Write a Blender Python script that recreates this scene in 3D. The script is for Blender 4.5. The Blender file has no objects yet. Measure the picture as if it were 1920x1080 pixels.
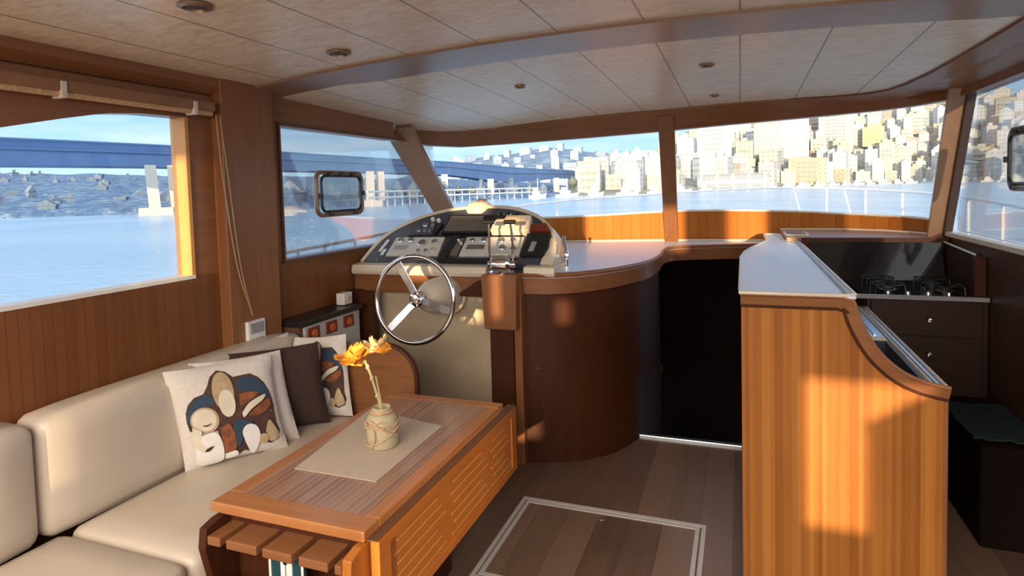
import bpy, math, random
from mathutils import Vector, Matrix, noise
random.seed(7)
SC = bpy.context.scene
COL = SC.collection
PI = math.pi

# ------------------------------------------------------------------ camera
YAW, PITCH, ROLL, F, CY, EYE = 0.359345, -0.051581, -0.0270485, 1142.4, 415.36, 1.5
_f = Vector((-math.sin(YAW)*math.cos(PITCH), math.cos(YAW)*math.cos(PITCH), math.sin(PITCH)))
_r = Vector((math.cos(YAW), math.sin(YAW), 0)); _u = _r.cross(_f)
_R = _r*math.cos(ROLL) + _u*math.sin(ROLL); _U = -_r*math.sin(ROLL) + _u*math.cos(ROLL)
cam_d = bpy.data.cameras.new('camera'); cam = bpy.data.objects.new('camera', cam_d); COL.objects.link(cam)
M = Matrix((( _R.x, _U.x, -_f.x, 0), (_R.y, _U.y, -_f.y, 0), (_R.z, _U.z, -_f.z, EYE), (0, 0, 0, 1)))
cam.matrix_world = M
cam_d.sensor_width = 36; cam_d.lens = 36*F/1920; cam_d.shift_y = -(540-CY)/1920
cam_d.clip_start = 0.02; cam_d.clip_end = 6000
SC.camera = cam

# ------------------------------------------------------------------ view
SC.view_settings.view_transform = 'Standard'
SC.view_settings.look = 'None'
SC.view_settings.gamma = 1
SC.view_settings.use_curve_mapping = False
SC.view_settings.exposure = 0.62

# ------------------------------------------------------------------ sun + sky
SUN_A, SUN_E = math.radians(8.0), math.radians(5.0)      # the low sun stands behind the camera, a little to starboard
sd = Vector((-math.sin(SUN_A)*math.cos(SUN_E), math.cos(SUN_A)*math.cos(SUN_E), -math.sin(SUN_E)))
sun_d = bpy.data.lights.new('sun', 'SUN'); sun_d.energy = 5.4; sun_d.angle = math.radians(0.6); sun_d.color = (1.0, 0.72, 0.42)
sun = bpy.data.objects.new('sun', sun_d); COL.objects.link(sun)
sun.rotation_euler = sd.to_track_quat('-Z', 'Y').to_euler()

# added fill lamp over an invented open cockpit behind the viewer, brightens the saloon
dl = bpy.data.lights.new('cockpit_fill', 'AREA'); dl.shape = 'RECTANGLE'; dl.size = 3.4; dl.size_y = 2.6; dl.energy = 150; dl.color = (1.0, 0.86, 0.70)
dlo = bpy.data.objects.new('cockpit_fill', dl); COL.objects.link(dlo); dlo.location = (-.5, -1.9, 2.5)
dlo.rotation_euler = Vector((0, .75, -.55)).to_track_quat('-Z', 'Y').to_euler()

W = bpy.data.worlds.new('sky'); SC.world = W; W.use_nodes = True
nt = W.node_tree; nt.nodes.clear()
def N(t, typ, **kw):
    n = t.nodes.new(typ)
    for k, v in kw.items():
        if k.startswith('i_'):
            key = k[2:]; key = int(key) if key.isdigit() else key.replace('_', ' ')
            n.inputs[key].default_value = v
        else: setattr(n, k, v)
    return n
def math_n(t, op, a=None, b=None):
    n = t.nodes.new('ShaderNodeMath'); n.operation = op
    for i, v in enumerate((a, b)):
        if v is None: continue
        if isinstance(v, (int, float)): n.inputs[i].default_value = v
        else: t.links.new(v, n.inputs[i])
    return n.outputs[0]
def ramp(t, fac, stops, interp='LINEAR'):
    n = t.nodes.new('ShaderNodeValToRGB'); n.color_ramp.interpolation = interp
    el = n.color_ramp.elements
    while len(el) < len(stops): el.new(0.5)
    for e, (p, c) in zip(el, stops):
        e.position = p; e.color = (*c, 1) if len(c) == 3 else c
    t.links.new(fac, n.inputs[0]); return n.outputs[0]
def mixc(t, fac, a, b, mode='MIX'):
    n = t.nodes.new('ShaderNodeMix'); n.data_type = 'RGBA'; n.blend_type = mode
    for s, v in ((n.inputs[0], fac), (n.inputs[6], a), (n.inputs[7], b)):
        if isinstance(v, (int, float)): s.default_value = v
        elif isinstance(v, tuple): s.default_value = (*v, 1) if len(v) == 3 else v
        else: t.links.new(v, s)
    return n.outputs[2]
tc = N(nt, 'ShaderNodeTexCoord')
sep = N(nt, 'ShaderNodeSeparateXYZ'); nt.links.new(tc.outputs['Generated'], sep.inputs[0])
zc = sep.outputs[2]
skycol = ramp(nt, math_n(nt, 'MULTIPLY', zc, 1.0), [(0.0, (0.62, 0.82, 0.98)), (0.06, (0.48, 0.74, 0.98)), (0.22, (0.22, 0.46, 0.88)), (0.5, (0.55, 0.66, 0.85)), (1.0, (0.75, 0.80, 0.90))])
mp = N(nt, 'ShaderNodeMapping'); mp.inputs['Scale'].default_value = (2.0, 2.0, 14.0); nt.links.new(tc.outputs['Generated'], mp.inputs[0])
cn = N(nt, 'ShaderNodeTexNoise', i_Scale=2.2, i_Detail=6.0, i_Roughness=0.6); nt.links.new(mp.outputs[0], cn.inputs['Vector'])
cl = ramp(nt, cn.outputs[0], [(0.42, (0, 0, 0)), (0.68, (1, 1, 1))])
skyc = mixc(nt, math_n(nt, 'MULTIPLY', cl, 0.55), skycol, (0.86, 0.93, 1.0))
# the sky round the low sun is far brighter and warmer than the sky ahead
dt = N(nt, 'ShaderNodeVectorMath', operation='DOT_PRODUCT'); nt.links.new(tc.outputs['Generated'], dt.inputs[0]); dt.inputs[1].default_value = (-sd.x, -sd.y, -sd.z)
glow = math_n(nt, 'POWER', math_n(nt, 'MAXIMUM', math_n(nt, 'ADD', math_n(nt, 'MULTIPLY', dt.outputs['Value'], 0.6), 0.4), 0.0), 1.6)
GLOW = 1.6
gl = mixc(nt, 1.0, (0, 0, 0), (1.0, 0.86, 0.68), 'ADD')
bg1 = N(nt, 'ShaderNodeBackground', i_Strength=0.9); nt.links.new(skyc, bg1.inputs[0])
bg2 = N(nt, 'ShaderNodeBackground'); bg2.inputs[0].default_value = (1.0, 0.87, 0.70, 1); nt.links.new(math_n(nt, 'MULTIPLY', glow, GLOW), bg2.inputs[1])
ad = N(nt, 'ShaderNodeAddShader'); nt.links.new(bg1.outputs[0], ad.inputs[0]); nt.links.new(bg2.outputs[0], ad.inputs[1])
wo = N(nt, 'ShaderNodeOutputWorld'); nt.links.new(ad.outputs[0], wo.inputs[0])

# ------------------------------------------------------------------ materials
MATS = {}
def mat(name, color=(0.5, 0.5, 0.5), rough=0.5, metal=0.0, spec=0.5, coat=0.0, var=0.08, vscale=12.0, bump=0.0):
    m = bpy.data.materials.new(name); m.use_nodes = True; t = m.node_tree
    b = t.nodes['Principled BSDF']
    b.inputs['Roughness'].default_value = rough; b.inputs['Metallic'].default_value = metal
    b.inputs['Specular IOR Level'].default_value = spec; b.inputs['Coat Weight'].default_value = coat
    tcn = N(t, 'ShaderNodeTexCoord'); n = N(t, 'ShaderNodeTexNoise', i_Scale=vscale, i_Detail=4.0); t.links.new(tcn.outputs['Object'], n.inputs['Vector'])
    lo = tuple(c*(1-var) for c in color); hi = tuple(min(1, c*(1+var)) for c in color)
    t.links.new(ramp(t, n.outputs[0], [(0.3, lo), (0.7, hi)]), b.inputs['Base Color'])
    if bump:
        bp = N(t, 'ShaderNodeBump', i_Strength=bump, i_Distance=0.01); t.links.new(n.outputs[0], bp.inputs['Height']); t.links.new(bp.outputs[0], b.inputs['Normal'])
    MATS[name] = m; return m
def wood(name, light, dark, strip=None, w=0.04, grain=2, rough=0.38, groove=0.05, svar=0.5, coat=0.15, gscale=1.0, groovecol=None, off=0.0, lightline=None, spec=0.4):
    """varnished wood: grain runs along axis `grain`; narrow boards of width w across axis `strip`"""
    m = bpy.data.materials.new(name); m.use_nodes = True; t = m.node_tree
    b = t.nodes['Principled BSDF']; b.inputs['Roughness'].default_value = rough; b.inputs['Coat Weight'].default_value = coat
    b.inputs['Coat Roughness'].default_value = 0.25; b.inputs['Specular IOR Level'].default_value = spec
    tcn = N(t, 'ShaderNodeTexCoord'); mpn = N(t, 'ShaderNodeMapping'); t.links.new(tcn.outputs['Object'], mpn.inputs[0])
    s = [1.0*gscale]*3; s[grain] = 0.05*gscale; mpn.inputs['Scale'].default_value = s
    n1 = N(t, 'ShaderNodeTexNoise', i_Scale=45.0, i_Detail=6.0, i_Roughness=0.6); t.links.new(mpn.outputs[0], n1.inputs['Vector'])
    n2 = N(t, 'ShaderNodeTexNoise', i_Scale=3.0, i_Detail=2.0); t.links.new(tcn.outputs['Object'], n2.inputs['Vector'])
    f = math_n(t, 'ADD', math_n(t, 'MULTIPLY', n1.outputs[0], 0.65), math_n(t, 'MULTIPLY', n2.outputs[0], 0.35))
    fr = None
    if strip is not None:
        sp = N(t, 'ShaderNodeSeparateXYZ'); t.links.new(tcn.outputs['Object'], sp.inputs[0])
        q = math_n(t, 'DIVIDE', math_n(t, 'ADD', sp.outputs[strip], 100.0+off), w)
        wn = N(t, 'ShaderNodeTexWhiteNoise', noise_dimensions='1D'); t.links.new(math_n(t, 'FLOOR', q), wn.inputs['W'])
        f = math_n(t, 'ADD', math_n(t, 'MULTIPLY', f, 1-svar), math_n(t, 'MULTIPLY', wn.outputs['Value'], svar))
        fr = math_n(t, 'FRACT', q)
    c = ramp(t, f, [(0.25, dark), (0.75, light)])
    if fr is not None and groove > 0:
        g = math_n(t, 'LESS_THAN', fr, groove)
        c = mixc(t, g, c, groovecol or tuple(x*0.45 for x in dark))
        if lightline:
            g2 = math_n(t, 'GREATER_THAN', fr, 1-lightline[0]); c = mixc(t, g2, c, lightline[1])
    t.links.new(c, b.inputs['Base Color'])
    bp = N(t, 'ShaderNodeBump', i_Strength=0.06, i_Distance=0.004); t.links.new(n1.outputs[0], bp.inputs['Height']); t.links.new(bp.outputs[0], b.inputs['Normal'])
    MATS[name] = m; return m

TEAK_L, TEAK_D = (0.30, 0.125, 0.050), (0.185, 0.068, 0.022)
wood('teak_y', TEAK_L, TEAK_D, None, grain=1)
wood('teak_x', TEAK_L, TEAK_D, None, grain=0)
wood('teak_z', TEAK_L, TEAK_D, None, grain=2)
wood('beam_wood', (0.33, 0.215, 0.155), (0.24, 0.145, 0.10), None, grain=0, rough=0.3)
wood('pillar_wood', (0.36, 0.235, 0.165), (0.26, 0.155, 0.105), None, grain=2)
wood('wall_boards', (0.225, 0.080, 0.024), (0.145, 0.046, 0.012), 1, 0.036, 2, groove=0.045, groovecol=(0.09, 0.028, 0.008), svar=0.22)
wood('panel_boards', (0.50, 0.175, 0.035), (0.38, 0.12, 0.02), 0, 0.075, 2, groove=0.03, svar=0.4, rough=0.65, coat=0.0, spec=0.12)
wood('island_boards', (0.45, 0.175, 0.038), (0.27, 0.092, 0.017), 0, 0.0135, 2, groove=0.0, svar=0.5, rough=0.5, coat=0.04, spec=0.2)
wood('cabinet_dark', (0.082, 0.024, 0.009), (0.045, 0.012, 0.005), None, grain=2, rough=0.5, coat=0.0, spec=0.2)
wood('stairwell', (0.012, 0.006, 0.004), (0.008, 0.004, 0.003), None, grain=0, rough=0.9, coat=0, spec=0.1)  # near-black: the stairwell's lack of light is put into the colour
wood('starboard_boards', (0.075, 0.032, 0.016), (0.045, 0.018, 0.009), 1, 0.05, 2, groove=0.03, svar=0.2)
wood('galley_dark', (0.038, 0.012, 0.006), (0.018, 0.005, 0.003), None, grain=0, rough=0.4)
wood('table_boards', (0.44, 0.24, 0.15), (0.26, 0.12, 0.065), 0, 0.0235, 1, groove=0.05, groovecol=(0.16, 0.07, 0.04), svar=0.4, rough=0.28, coat=0.7, lightline=(0.14, (0.50, 0.33, 0.24)))
wood('table_edge', (0.50, 0.21, 0.075), (0.36, 0.13, 0.04), None, grain=0, rough=0.28, coat=0.6)
wood('table_edge_y', (0.50, 0.21, 0.075), (0.36, 0.13, 0.04), None, grain=1, rough=0.28, coat=0.6)
wood('leaf_wood', (0.50, 0.17, 0.03), (0.36, 0.105, 0.014), None, grain=1, rough=0.4)
wood('floor_planks', (0.25, 0.155, 0.105), (0.105, 0.062, 0.043), 0, 0.14, 1, groove=0.012, svar=0.45, rough=0.32, coat=0.0, gscale=0.6, spec=0.35)
wood('inlay', (0.66, 0.33, 0.10), (0.55, 0.25, 0.07), None, grain=1)
mat('cream_leather', (0.56, 0.475, 0.385), 0.42, var=0.04, vscale=5, bump=0.02)
mat('cream_gelcoat', (0.68, 0.60, 0.47), 0.30, var=0.03, vscale=4)
mat('cream_panel', (0.52, 0.42, 0.29), 0.45, var=0.08, vscale=8)
mat('counter_white', (0.66, 0.71, 0.78), 0.3, var=0.05, vscale=30)
mat('counter_edge', (0.66, 0.58, 0.48), 0.3)
mat('chrome', (0.82, 0.82, 0.84), 0.12, 1.0)
mat('steel', (0.62, 0.65, 0.70), 0.25, 1.0, vscale=60)
mat('black_plastic', (0.012, 0.012, 0.014), 0.35)
mat('black_glass', (0.012, 0.012, 0.015), 0.06, spec=0.6)
mat('grey_plastic', (0.30, 0.30, 0.31), 0.4)
mat('light_grey', (0.52, 0.51, 0.48), 0.4)
mat('navy_panel', (0.06, 0.065, 0.085), 0.3)
mat('screen_grey', (0.14, 0.115, 0.10), 0.15)
mat('gauge_face', (0.14, 0.14, 0.16), 0.2)
mat('white_plastic', (0.75, 0.73, 0.68), 0.35)
mat('red_brown', (0.20, 0.035, 0.015), 0.35)
mat('orange_lens', (0.55, 0.12, 0.03), 0.3)
mat('linen', (0.66, 0.60, 0.54), 0.85, var=0.05, vscale=60, bump=0.15)
mat('dark_fabric', (0.045, 0.022, 0.016), 0.9, var=0.15, vscale=60, bump=0.2)
mat('taupe_cloth', (0.54, 0.435, 0.34), 0.9, var=0.06, vscale=120, bump=0.15)
mat('navy_ink', (0.03, 0.055, 0.09), 0.85)
mat('tan_ink', (0.46, 0.34, 0.20), 0.85, var=0.2, vscale=25)
mat('rust_ink', (0.24, 0.075, 0.03), 0.85, var=0.4, vscale=40)
mat('brown_ink', (0.075, 0.035, 0.025), 0.85, var=0.3, vscale=30)
mat('cream_ink', (0.70, 0.62, 0.48), 0.85)
mat('white_ink', (0.78, 0.74, 0.70), 0.85)
mat('petal', (0.95, 0.36, 0.035), 0.6, var=0.25, vscale=50)
mat('petal_pale', (0.95, 0.62, 0.30), 0.6, var=0.2, vscale=50)
mat('stem', (0.50, 0.42, 0.22), 0.6)
mat('sand_jar', (0.50, 0.43, 0.27), 0.5, var=0.1, vscale=80)
mat('twine', (0.55, 0.36, 0.20), 0.9, var=0.2, vscale=90)
mat('hatch_trim', (0.62, 0.58, 0.55), 0.35, var=0.05)
mat('rubber', (0.05, 0.05, 0.055), 0.6)
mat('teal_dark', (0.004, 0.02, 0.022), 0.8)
mat('rope', (0.42, 0.26, 0.15), 0.8)
mat('valance', (0.26, 0.135, 0.07), 0.6)
mat('bronze', (0.30, 0.20, 0.13), 0.35, 0.6)
mat('rail_white', (0.6, 0.63, 0.68), 0.25)
mat('water_dark', (0.1, 0.2, 0.3), 0.2)
mat('frame_dark', (0.13, 0.055, 0.025), 0.5)
mat('edge_dark', (0.045, 0.022, 0.014), 0.6)
mat('roof_white', (0.8, 0.8, 0.78), 0.6)
mat('concrete', (0.44, 0.42, 0.38), 0.8)
mat('bridge_shaded_blue', (0.085, 0.17, 0.36), 0.6, var=0.12, vscale=0.2)  # the bridge's shaded, bluish look is put into the girder colour
mat('bridge_shadow', (0.10, 0.19, 0.36), 0.6)  # shade put into the parapet's blue as well
mat('book_teal', (0.01, 0.05, 0.06), 0.5)
mat('tree_green', (0.12, 0.145, 0.12), 0.9, var=0.3, vscale=0.5)  # green paled to stand in for haze over the distance
mat('hull_white', (0.55, 0.57, 0.58), 0.4)
mat('hull_blue', (0.10, 0.16, 0.28), 0.4)

def ceiling_mat():
    m = bpy.data.materials.new('ceiling_veneer'); m.use_nodes = True; t = m.node_tree; b = t.nodes['Principled BSDF']
    b.inputs['Roughness'].default_value = 0.33; b.inputs['Specular IOR Level'].default_value = 0.75
    c = N(t, 'ShaderNodeTexCoord'); mp = N(t, 'ShaderNodeMapping'); mp.inputs['Scale'].default_value = (9, 22, 1); t.links.new(c.outputs['Object'], mp.inputs[0])
    n = N(t, 'ShaderNodeTexNoise', i_Scale=1.6, i_Detail=5.0, i_Roughness=0.62, i_Distortion=0.8); t.links.new(mp.outputs[0], n.inputs['Vector'])
    col = ramp(t, n.outputs[0], [(0.32, (0.72, 0.59, 0.42)), (0.62, (0.92, 0.83, 0.68))])
    sp = N(t, 'ShaderNodeSeparateXYZ'); t.links.new(c.outputs['Object'], sp.inputs[0])
    fr = math_n(t, 'FRACT', math_n(t, 'DIVIDE', math_n(t, 'ADD', sp.outputs[0], 33.0), 0.33))
    g = math_n(t, 'LESS_THAN', fr, 0.022); g2 = math_n(t, 'GREATER_THAN', fr, 0.978)
    col = mixc(t, g, col, (0.30, 0.19, 0.11)); col = mixc(t, math_n(t, 'MULTIPLY', g2, 0.5), col, (0.80, 0.74, 0.66))
    t.links.new(col, b.inputs['Base Color']); MATS['ceiling_veneer'] = m
ceiling_mat()
def glass_mat():
    m = bpy.data.materials.new('window_glass'); m.use_nodes = True; t = m.node_tree; t.nodes.clear()
    tr = N(t, 'ShaderNodeBsdfTransparent'); tr.inputs[0].default_value = (0.95, 0.97, 0.98, 1)
    gl = N(t, 'ShaderNodeBsdfGlossy', i_Roughness=0.02); fz = N(t, 'ShaderNodeFresnel', i_IOR=1.35)
    mx = N(t, 'ShaderNodeMixShader'); t.links.new(math_n(t, 'MULTIPLY', fz.outputs[0], 0.6), mx.inputs[0])
    t.links.new(tr.outputs[0], mx.inputs[1]); t.links.new(gl.outputs[0], mx.inputs[2])
    o = N(t, 'ShaderNodeOutputMaterial'); t.links.new(mx.outputs[0], o.inputs[0]); MATS['window_glass'] = m
glass_mat()
def water_mat():
    m = bpy.data.materials.new('water'); m.use_nodes = True; t = m.node_tree; b = t.nodes['Principled BSDF']
    b.inputs['Base Color'].default_value = (0.16, 0.30, 0.44, 1); b.inputs['Roughness'].default_value = 0.22; b.inputs['IOR'].default_value = 1.33
    c = N(t, 'ShaderNodeTexCoord'); n = N(t, 'ShaderNodeTexNoise', i_Scale=0.9, i_Detail=6.0, i_Roughness=0.65); t.links.new(c.outputs['Object'], n.inputs['Vector'])
    n2 = N(t, 'ShaderNodeTexNoise', i_Scale=0.05, i_Detail=3.0); t.links.new(c.outputs['Object'], n2.inputs['Vector'])
    col = ramp(t, n2.outputs[0], [(0.35, (0.23, 0.37, 0.52)), (0.65, (0.32, 0.45, 0.57))]); t.links.new(col, b.inputs['Base Color'])
    bp = N(t, 'ShaderNodeBump', i_Strength=0.35, i_Distance=0.25); t.links.new(n.outputs[0], bp.inputs['Height']); t.links.new(bp.outputs[0], b.inputs['Normal'])
    MATS['water'] = m
water_mat()
def hill_mat(name, c1, c2, c3, sc):  # distance haze is painted into the hill colours
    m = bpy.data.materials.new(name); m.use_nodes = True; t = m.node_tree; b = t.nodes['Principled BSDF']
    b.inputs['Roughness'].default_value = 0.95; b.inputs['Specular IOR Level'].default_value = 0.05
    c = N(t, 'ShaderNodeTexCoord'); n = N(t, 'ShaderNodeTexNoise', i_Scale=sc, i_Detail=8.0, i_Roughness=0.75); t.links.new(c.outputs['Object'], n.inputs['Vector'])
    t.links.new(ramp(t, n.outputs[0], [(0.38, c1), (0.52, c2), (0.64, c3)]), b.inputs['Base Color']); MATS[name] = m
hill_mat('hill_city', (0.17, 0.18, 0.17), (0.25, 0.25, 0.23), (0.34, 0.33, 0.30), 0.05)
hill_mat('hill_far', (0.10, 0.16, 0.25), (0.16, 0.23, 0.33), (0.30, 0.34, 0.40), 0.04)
hill_mat('hill_port', (0.06, 0.11, 0.21), (0.10, 0.17, 0.28), (0.30, 0.36, 0.44), 0.35)  # dark blue holds both the haze and the shade of this hillside
def facade(name, c1, c2, win, sx=3.0, sz=3.1, wx=0.45, wz=0.42):
    m = bpy.data.materials.new(name); m.use_nodes = True; t = m.node_tree; b = t.nodes['Principled BSDF']
    b.inputs['Roughness'].default_value = 0.8
    c = N(t, 'ShaderNodeTexCoord'); sp = N(t, 'ShaderNodeSeparateXYZ'); t.links.new(c.outputs['Object'], sp.inputs[0])
    oi = N(t, 'ShaderNodeObjectInfo')
    wall = ramp(t, oi.outputs['Random'], [(0.0, c1), (0.5, c2), (1.0, tuple(min(1, x*1.12) for x in c1))])
    hx = math_n(t, 'FRACT', math_n(t, 'DIVIDE', math_n(t, 'ADD', math_n(t, 'ADD', sp.outputs[0], sp.outputs[1]), 300.0), sx))
    hz = math_n(t, 'FRACT', math_n(t, 'DIVIDE', math_n(t, 'ADD', sp.outputs[2], 300.0), sz))
    a = math_n(t, 'LESS_THAN', math_n(t, 'ABSOLUTE', math_n(t, 'SUBTRACT', hx, 0.5)), wx/2)
    d = math_n(t, 'LESS_THAN', math_n(t, 'ABSOLUTE', math_n(t, 'SUBTRACT', hz, 0.5)), wz/2)
    g = N(t, 'ShaderNodeNewGeometry'); ns = N(t, 'ShaderNodeSeparateXYZ'); t.links.new(g.outputs['Normal'], ns.inputs[0])
    side = math_n(t, 'LESS_THAN', ns.outputs[2], 0.5)
    k = math_n(t, 'MULTIPLY', math_n(t, 'MULTIPLY', a, d), side)
    t.links.new(mixc(t, k, wall, win), b.inputs['Base Color']); MATS[name] = m
facade('facade_cream', (0.40, 0.40, 0.38), (0.36, 0.34, 0.30), (0.27, 0.28, 0.30))
facade('facade_white', (0.44, 0.47, 0.48), (0.38, 0.40, 0.41), (0.29, 0.32, 0.37), 2.6, 3.0, 0.5, 0.45)
facade('facade_tan', (0.38, 0.33, 0.27), (0.34, 0.30, 0.26), (0.25, 0.24, 0.23), 3.4, 3.0, 0.4, 0.4)
facade('facade_band', (0.42, 0.43, 0.42), (0.37, 0.37, 0.36), (0.30, 0.32, 0.35), 6.0, 3.1, 0.86, 0.4)
facade('facade_haze', (0.30, 0.38, 0.48), (0.25, 0.32, 0.42), (0.18, 0.25, 0.34), 4.0, 3.2, 0.5, 0.45)  # far haze painted into the wall and window colours
facade('facade_blue', (0.13, 0.18, 0.25), (0.10, 0.15, 0.22), (0.08, 0.12, 0.18), 2.0, 2.0, 0.4, 0.4)  # hazy blue of the port hillside carried into its house colours
facade('facade_yellow', (0.50, 0.40, 0.22), (0.50, 0.40, 0.22), (0.40, 0.34, 0.24), 3.0, 3.2, 0.3, 0.3)
facade('facade_glass', (0.50, 0.52, 0.54), (0.50, 0.52, 0.54), (0.24, 0.27, 0.30), 7.0, 6.0, 0.85, 0.75)

# ------------------------------------------------------------------ mesh helpers
WL = {}
class MB:
    def __init__(s): s.v = []; s.f = []
    def add(s, vs, fs):
        o = len(s.v); s.v += [Vector(v) for v in vs]; s.f += [tuple(i+o for i in f) for f in fs]; return s
    def box(s, x0, x1, y0, y1, z0, z1):
        vs = [(x, y, z) for z in (z0, z1) for y in (y0, y1) for x in (x0, x1)]
        return s.add(vs, [(0, 2, 3, 1), (4, 5, 7, 6), (0, 1, 5, 4), (2, 6, 7, 3), (0, 4, 6, 2), (1, 3, 7, 5)])
    def hexa(s, p): return s.add(p, [(0, 3, 2, 1), (4, 5, 6, 7), (0, 1, 5, 4), (1, 2, 6, 5), (2, 3, 7, 6), (3, 0, 4, 7)])
    def prism(s, poly, ax, a, b):
        """poly: 2-D points in the other two axes (in axis order), extruded along ax from a to b"""
        def P(p, t):
            q = list(p); q.insert(ax, t); return q
        n = len(poly); vs = [P(p, a) for p in poly]+[P(p, b) for p in poly]
        fs = [tuple(range(n))[::-1], tuple(range(n, 2*n))]+[(i, (i+1) % n, (i+1) % n+n, i+n) for i in range(n)]
        return s.add(vs, fs)
    def loft(s, rings, closed=True, caps=True):
        n = len(rings[0]); vs = [p for r in rings for p in r]; fs = []
        for k in range(len(rings)-1):
            for i in range(n if closed else n-1):
                j = (i+1) % n; fs.append((k*n+i, k*n+j, (k+1)*n+j, (k+1)*n+i))
        if caps and closed: fs += [tuple(range(n))[::-1], tuple(range((len(rings)-1)*n, len(rings)*n))]
        return s.add(vs, fs)
    def tube(s, path, r, n=10, closed=False, rs=None):
        path = [Vector(p) for p in path]; m = len(path); rings = []; up = None
        for i, p in enumerate(path):
            if closed: d = path[(i+1) % m]-path[i-1]
            else: d = path[min(i+1, m-1)]-path[max(i-1, 0)]
            d.normalize()
            if up is None: up = Vector((0, 0, 1)) if abs(d.z) < 0.9 else Vector((1, 0, 0))
            a = d.cross(up)
            if a.length < 1e-5: a = d.orthogonal()
            a.normalize(); b = a.cross(d).normalized(); up = b
            rr = rs[i] if rs else r
            rings.append([p+a*math.cos(2*PI*k/n)*rr+b*math.sin(2*PI*k/n)*rr for k in range(n)])
        if closed:
            rings.append(rings[0]); return s.loft(rings, True, False)
        return s.loft(rings)
    def lathe(s, prof, c=(0, 0, 0), n=24, ax=(0, 0, 1)):
        """prof: (radius, height) pairs turned about axis ax at c"""
        ax = Vector(ax).normalized(); a = ax.orthogonal().normalized(); b = ax.cross(a); c = Vector(c)
        return s.loft([[c+ax*h+(a*math.cos(2*PI*k/n)+b*math.sin(2*PI*k/n))*max(r, 1e-4) for k in range(n)] for r, h in prof])
    def strip_solid(s, front, back):
        """front/back: lists of rows (each a list of points); thick sheet between two grids of equal size"""
        R, Cn = len(front), len(front[0]); o = len(s.v)
        s.v += [Vector(p) for r in front for p in r]+[Vector(p) for r in back for p in r]; h = R*Cn
        idx = lambda i, j, k: o+k*h+i*Cn+j
        for i in range(R-1):
            for j in range(Cn-1):
                s.f.append((idx(i, j, 0), idx(i, j+1, 0), idx(i+1, j+1, 0), idx(i+1, j, 0)))
                s.f.append((idx(i, j, 1), idx(i+1, j, 1), idx(i+1, j+1, 1), idx(i, j+1, 1)))
        for j in range(Cn-1):
            s.f.append((idx(0, j, 0), idx(0, j, 1), idx(0, j+1, 1), idx(0, j+1, 0)))
            s.f.append((idx(R-1, j, 0), idx(R-1, j+1, 0), idx(R-1, j+1, 1), idx(R-1, j, 1)))
        for i in range(R-1):
            s.f.append((idx(i, 0, 0), idx(i+1, 0, 0), idx(i+1, 0, 1), idx(i, 0, 1)))
            s.f.append((idx(i, Cn-1, 0), idx(i, Cn-1, 1), idx(i+1, Cn-1, 1), idx(i+1, Cn-1, 0)))
        return s
    def xf(s, M):
        s.v = [M @ v for v in s.v]; return s
    def build(s, name, material, parent=None, smooth=False, bevel=0.0, seg=2, sub=0):
        me = bpy.data.meshes.new(name); off = WL.get(parent.name, Vector()) if parent else Vector()
        me.from_pydata([v-off for v in s.v], [], s.f); me.update()
        o = bpy.data.objects.new(name, me); COL.objects.link(o)
        mats = material if isinstance(material, (list, tuple)) else [material]
        for x in mats: me.materials.append(MATS[x] if isinstance(x, str) else x)
        import bmesh
        bm = bmesh.new(); bm.from_mesh(me); bmesh.ops.recalc_face_normals(bm, faces=bm.faces); bm.to_mesh(me); bm.free()
        if smooth:
            for p in me.polygons: p.use_smooth = True
            if not sub: 
                try: me.set_sharp_from_angle(angle=math.radians(40))
                except Exception: pass
        if parent: o.parent = parent
        WL[o.name] = off.copy()
        if bevel:
            b = o.modifiers.new('bevel', 'BEVEL'); b.width = bevel; b.segments = seg; b.limit_method = 'ANGLE'; b.angle_limit = math.radians(35)
            b.harden_normals = False
        if sub:
            b = o.modifiers.new('subdivision', 'SUBSURF'); b.levels = sub; b.render_levels = sub
        return o
def box(*a): return MB().box(*a)
def thing(name, label, cat, loc=(0, 0, 0), group=None, kind=None):
    o = bpy.data.objects.new(name, None); COL.objects.link(o); o.location = loc; o.empty_display_size = 0.1
    WL[o.name] = Vector(loc); tag(o, label, cat, group, kind); return o
def tag(o, label=None, cat=None, group=None, kind=None):
    if label: o['label'] = label
    if cat: o['category'] = cat
    if group: o['group'] = group
    if kind: o['kind'] = kind
    return o
def struct(o, label=None):
    o['kind'] = 'structure'
    if label: o['label'] = label; o['category'] = o.name.split('.')[0].split('_')[0]
    return o
def lerp(a, b, t): return a+(b-a)*t
def interp(x, tab):
    if x <= tab[0][0]: return tab[0][1]
    for (a, va), (b, vb) in zip(tab, tab[1:]):
        if x <= b: return lerp(va, vb, (x-a)/(b-a))
    return tab[-1][1]
def smooth_path(pts, n=6):
    """Catmull-Rom through points"""
    P = [Vector(p) for p in pts]; P = [2*P[0]-P[1]]+P+[2*P[-1]-P[-2]]; out = []
    for i in range(1, len(P)-2):
        for k in range(n):
            t = k/n; a, b, c, d = P[i-1], P[i], P[i+1], P[i+2]
            out.append(0.5*((2*b)+(c-a)*t+(2*a-5*b+4*c-d)*t*t+(3*b-a-3*c+d)*t**3))
    out.append(P[-2]); return out
def resample(pts, n):
    P = [Vector(p) for p in pts]; L = [0]
    for a, b in zip(P, P[1:]): L.append(L[-1]+(b-a).length)
    out = []
    for k in range(n):
        s = L[-1]*k/(n-1)
        for i in range(len(P)-1):
            if s <= L[i+1]+1e-9: out.append(P[i].lerp(P[i+1], (s-L[i])/max(1e-9, L[i+1]-L[i]))); break
    return out

exec_parts = []
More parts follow.
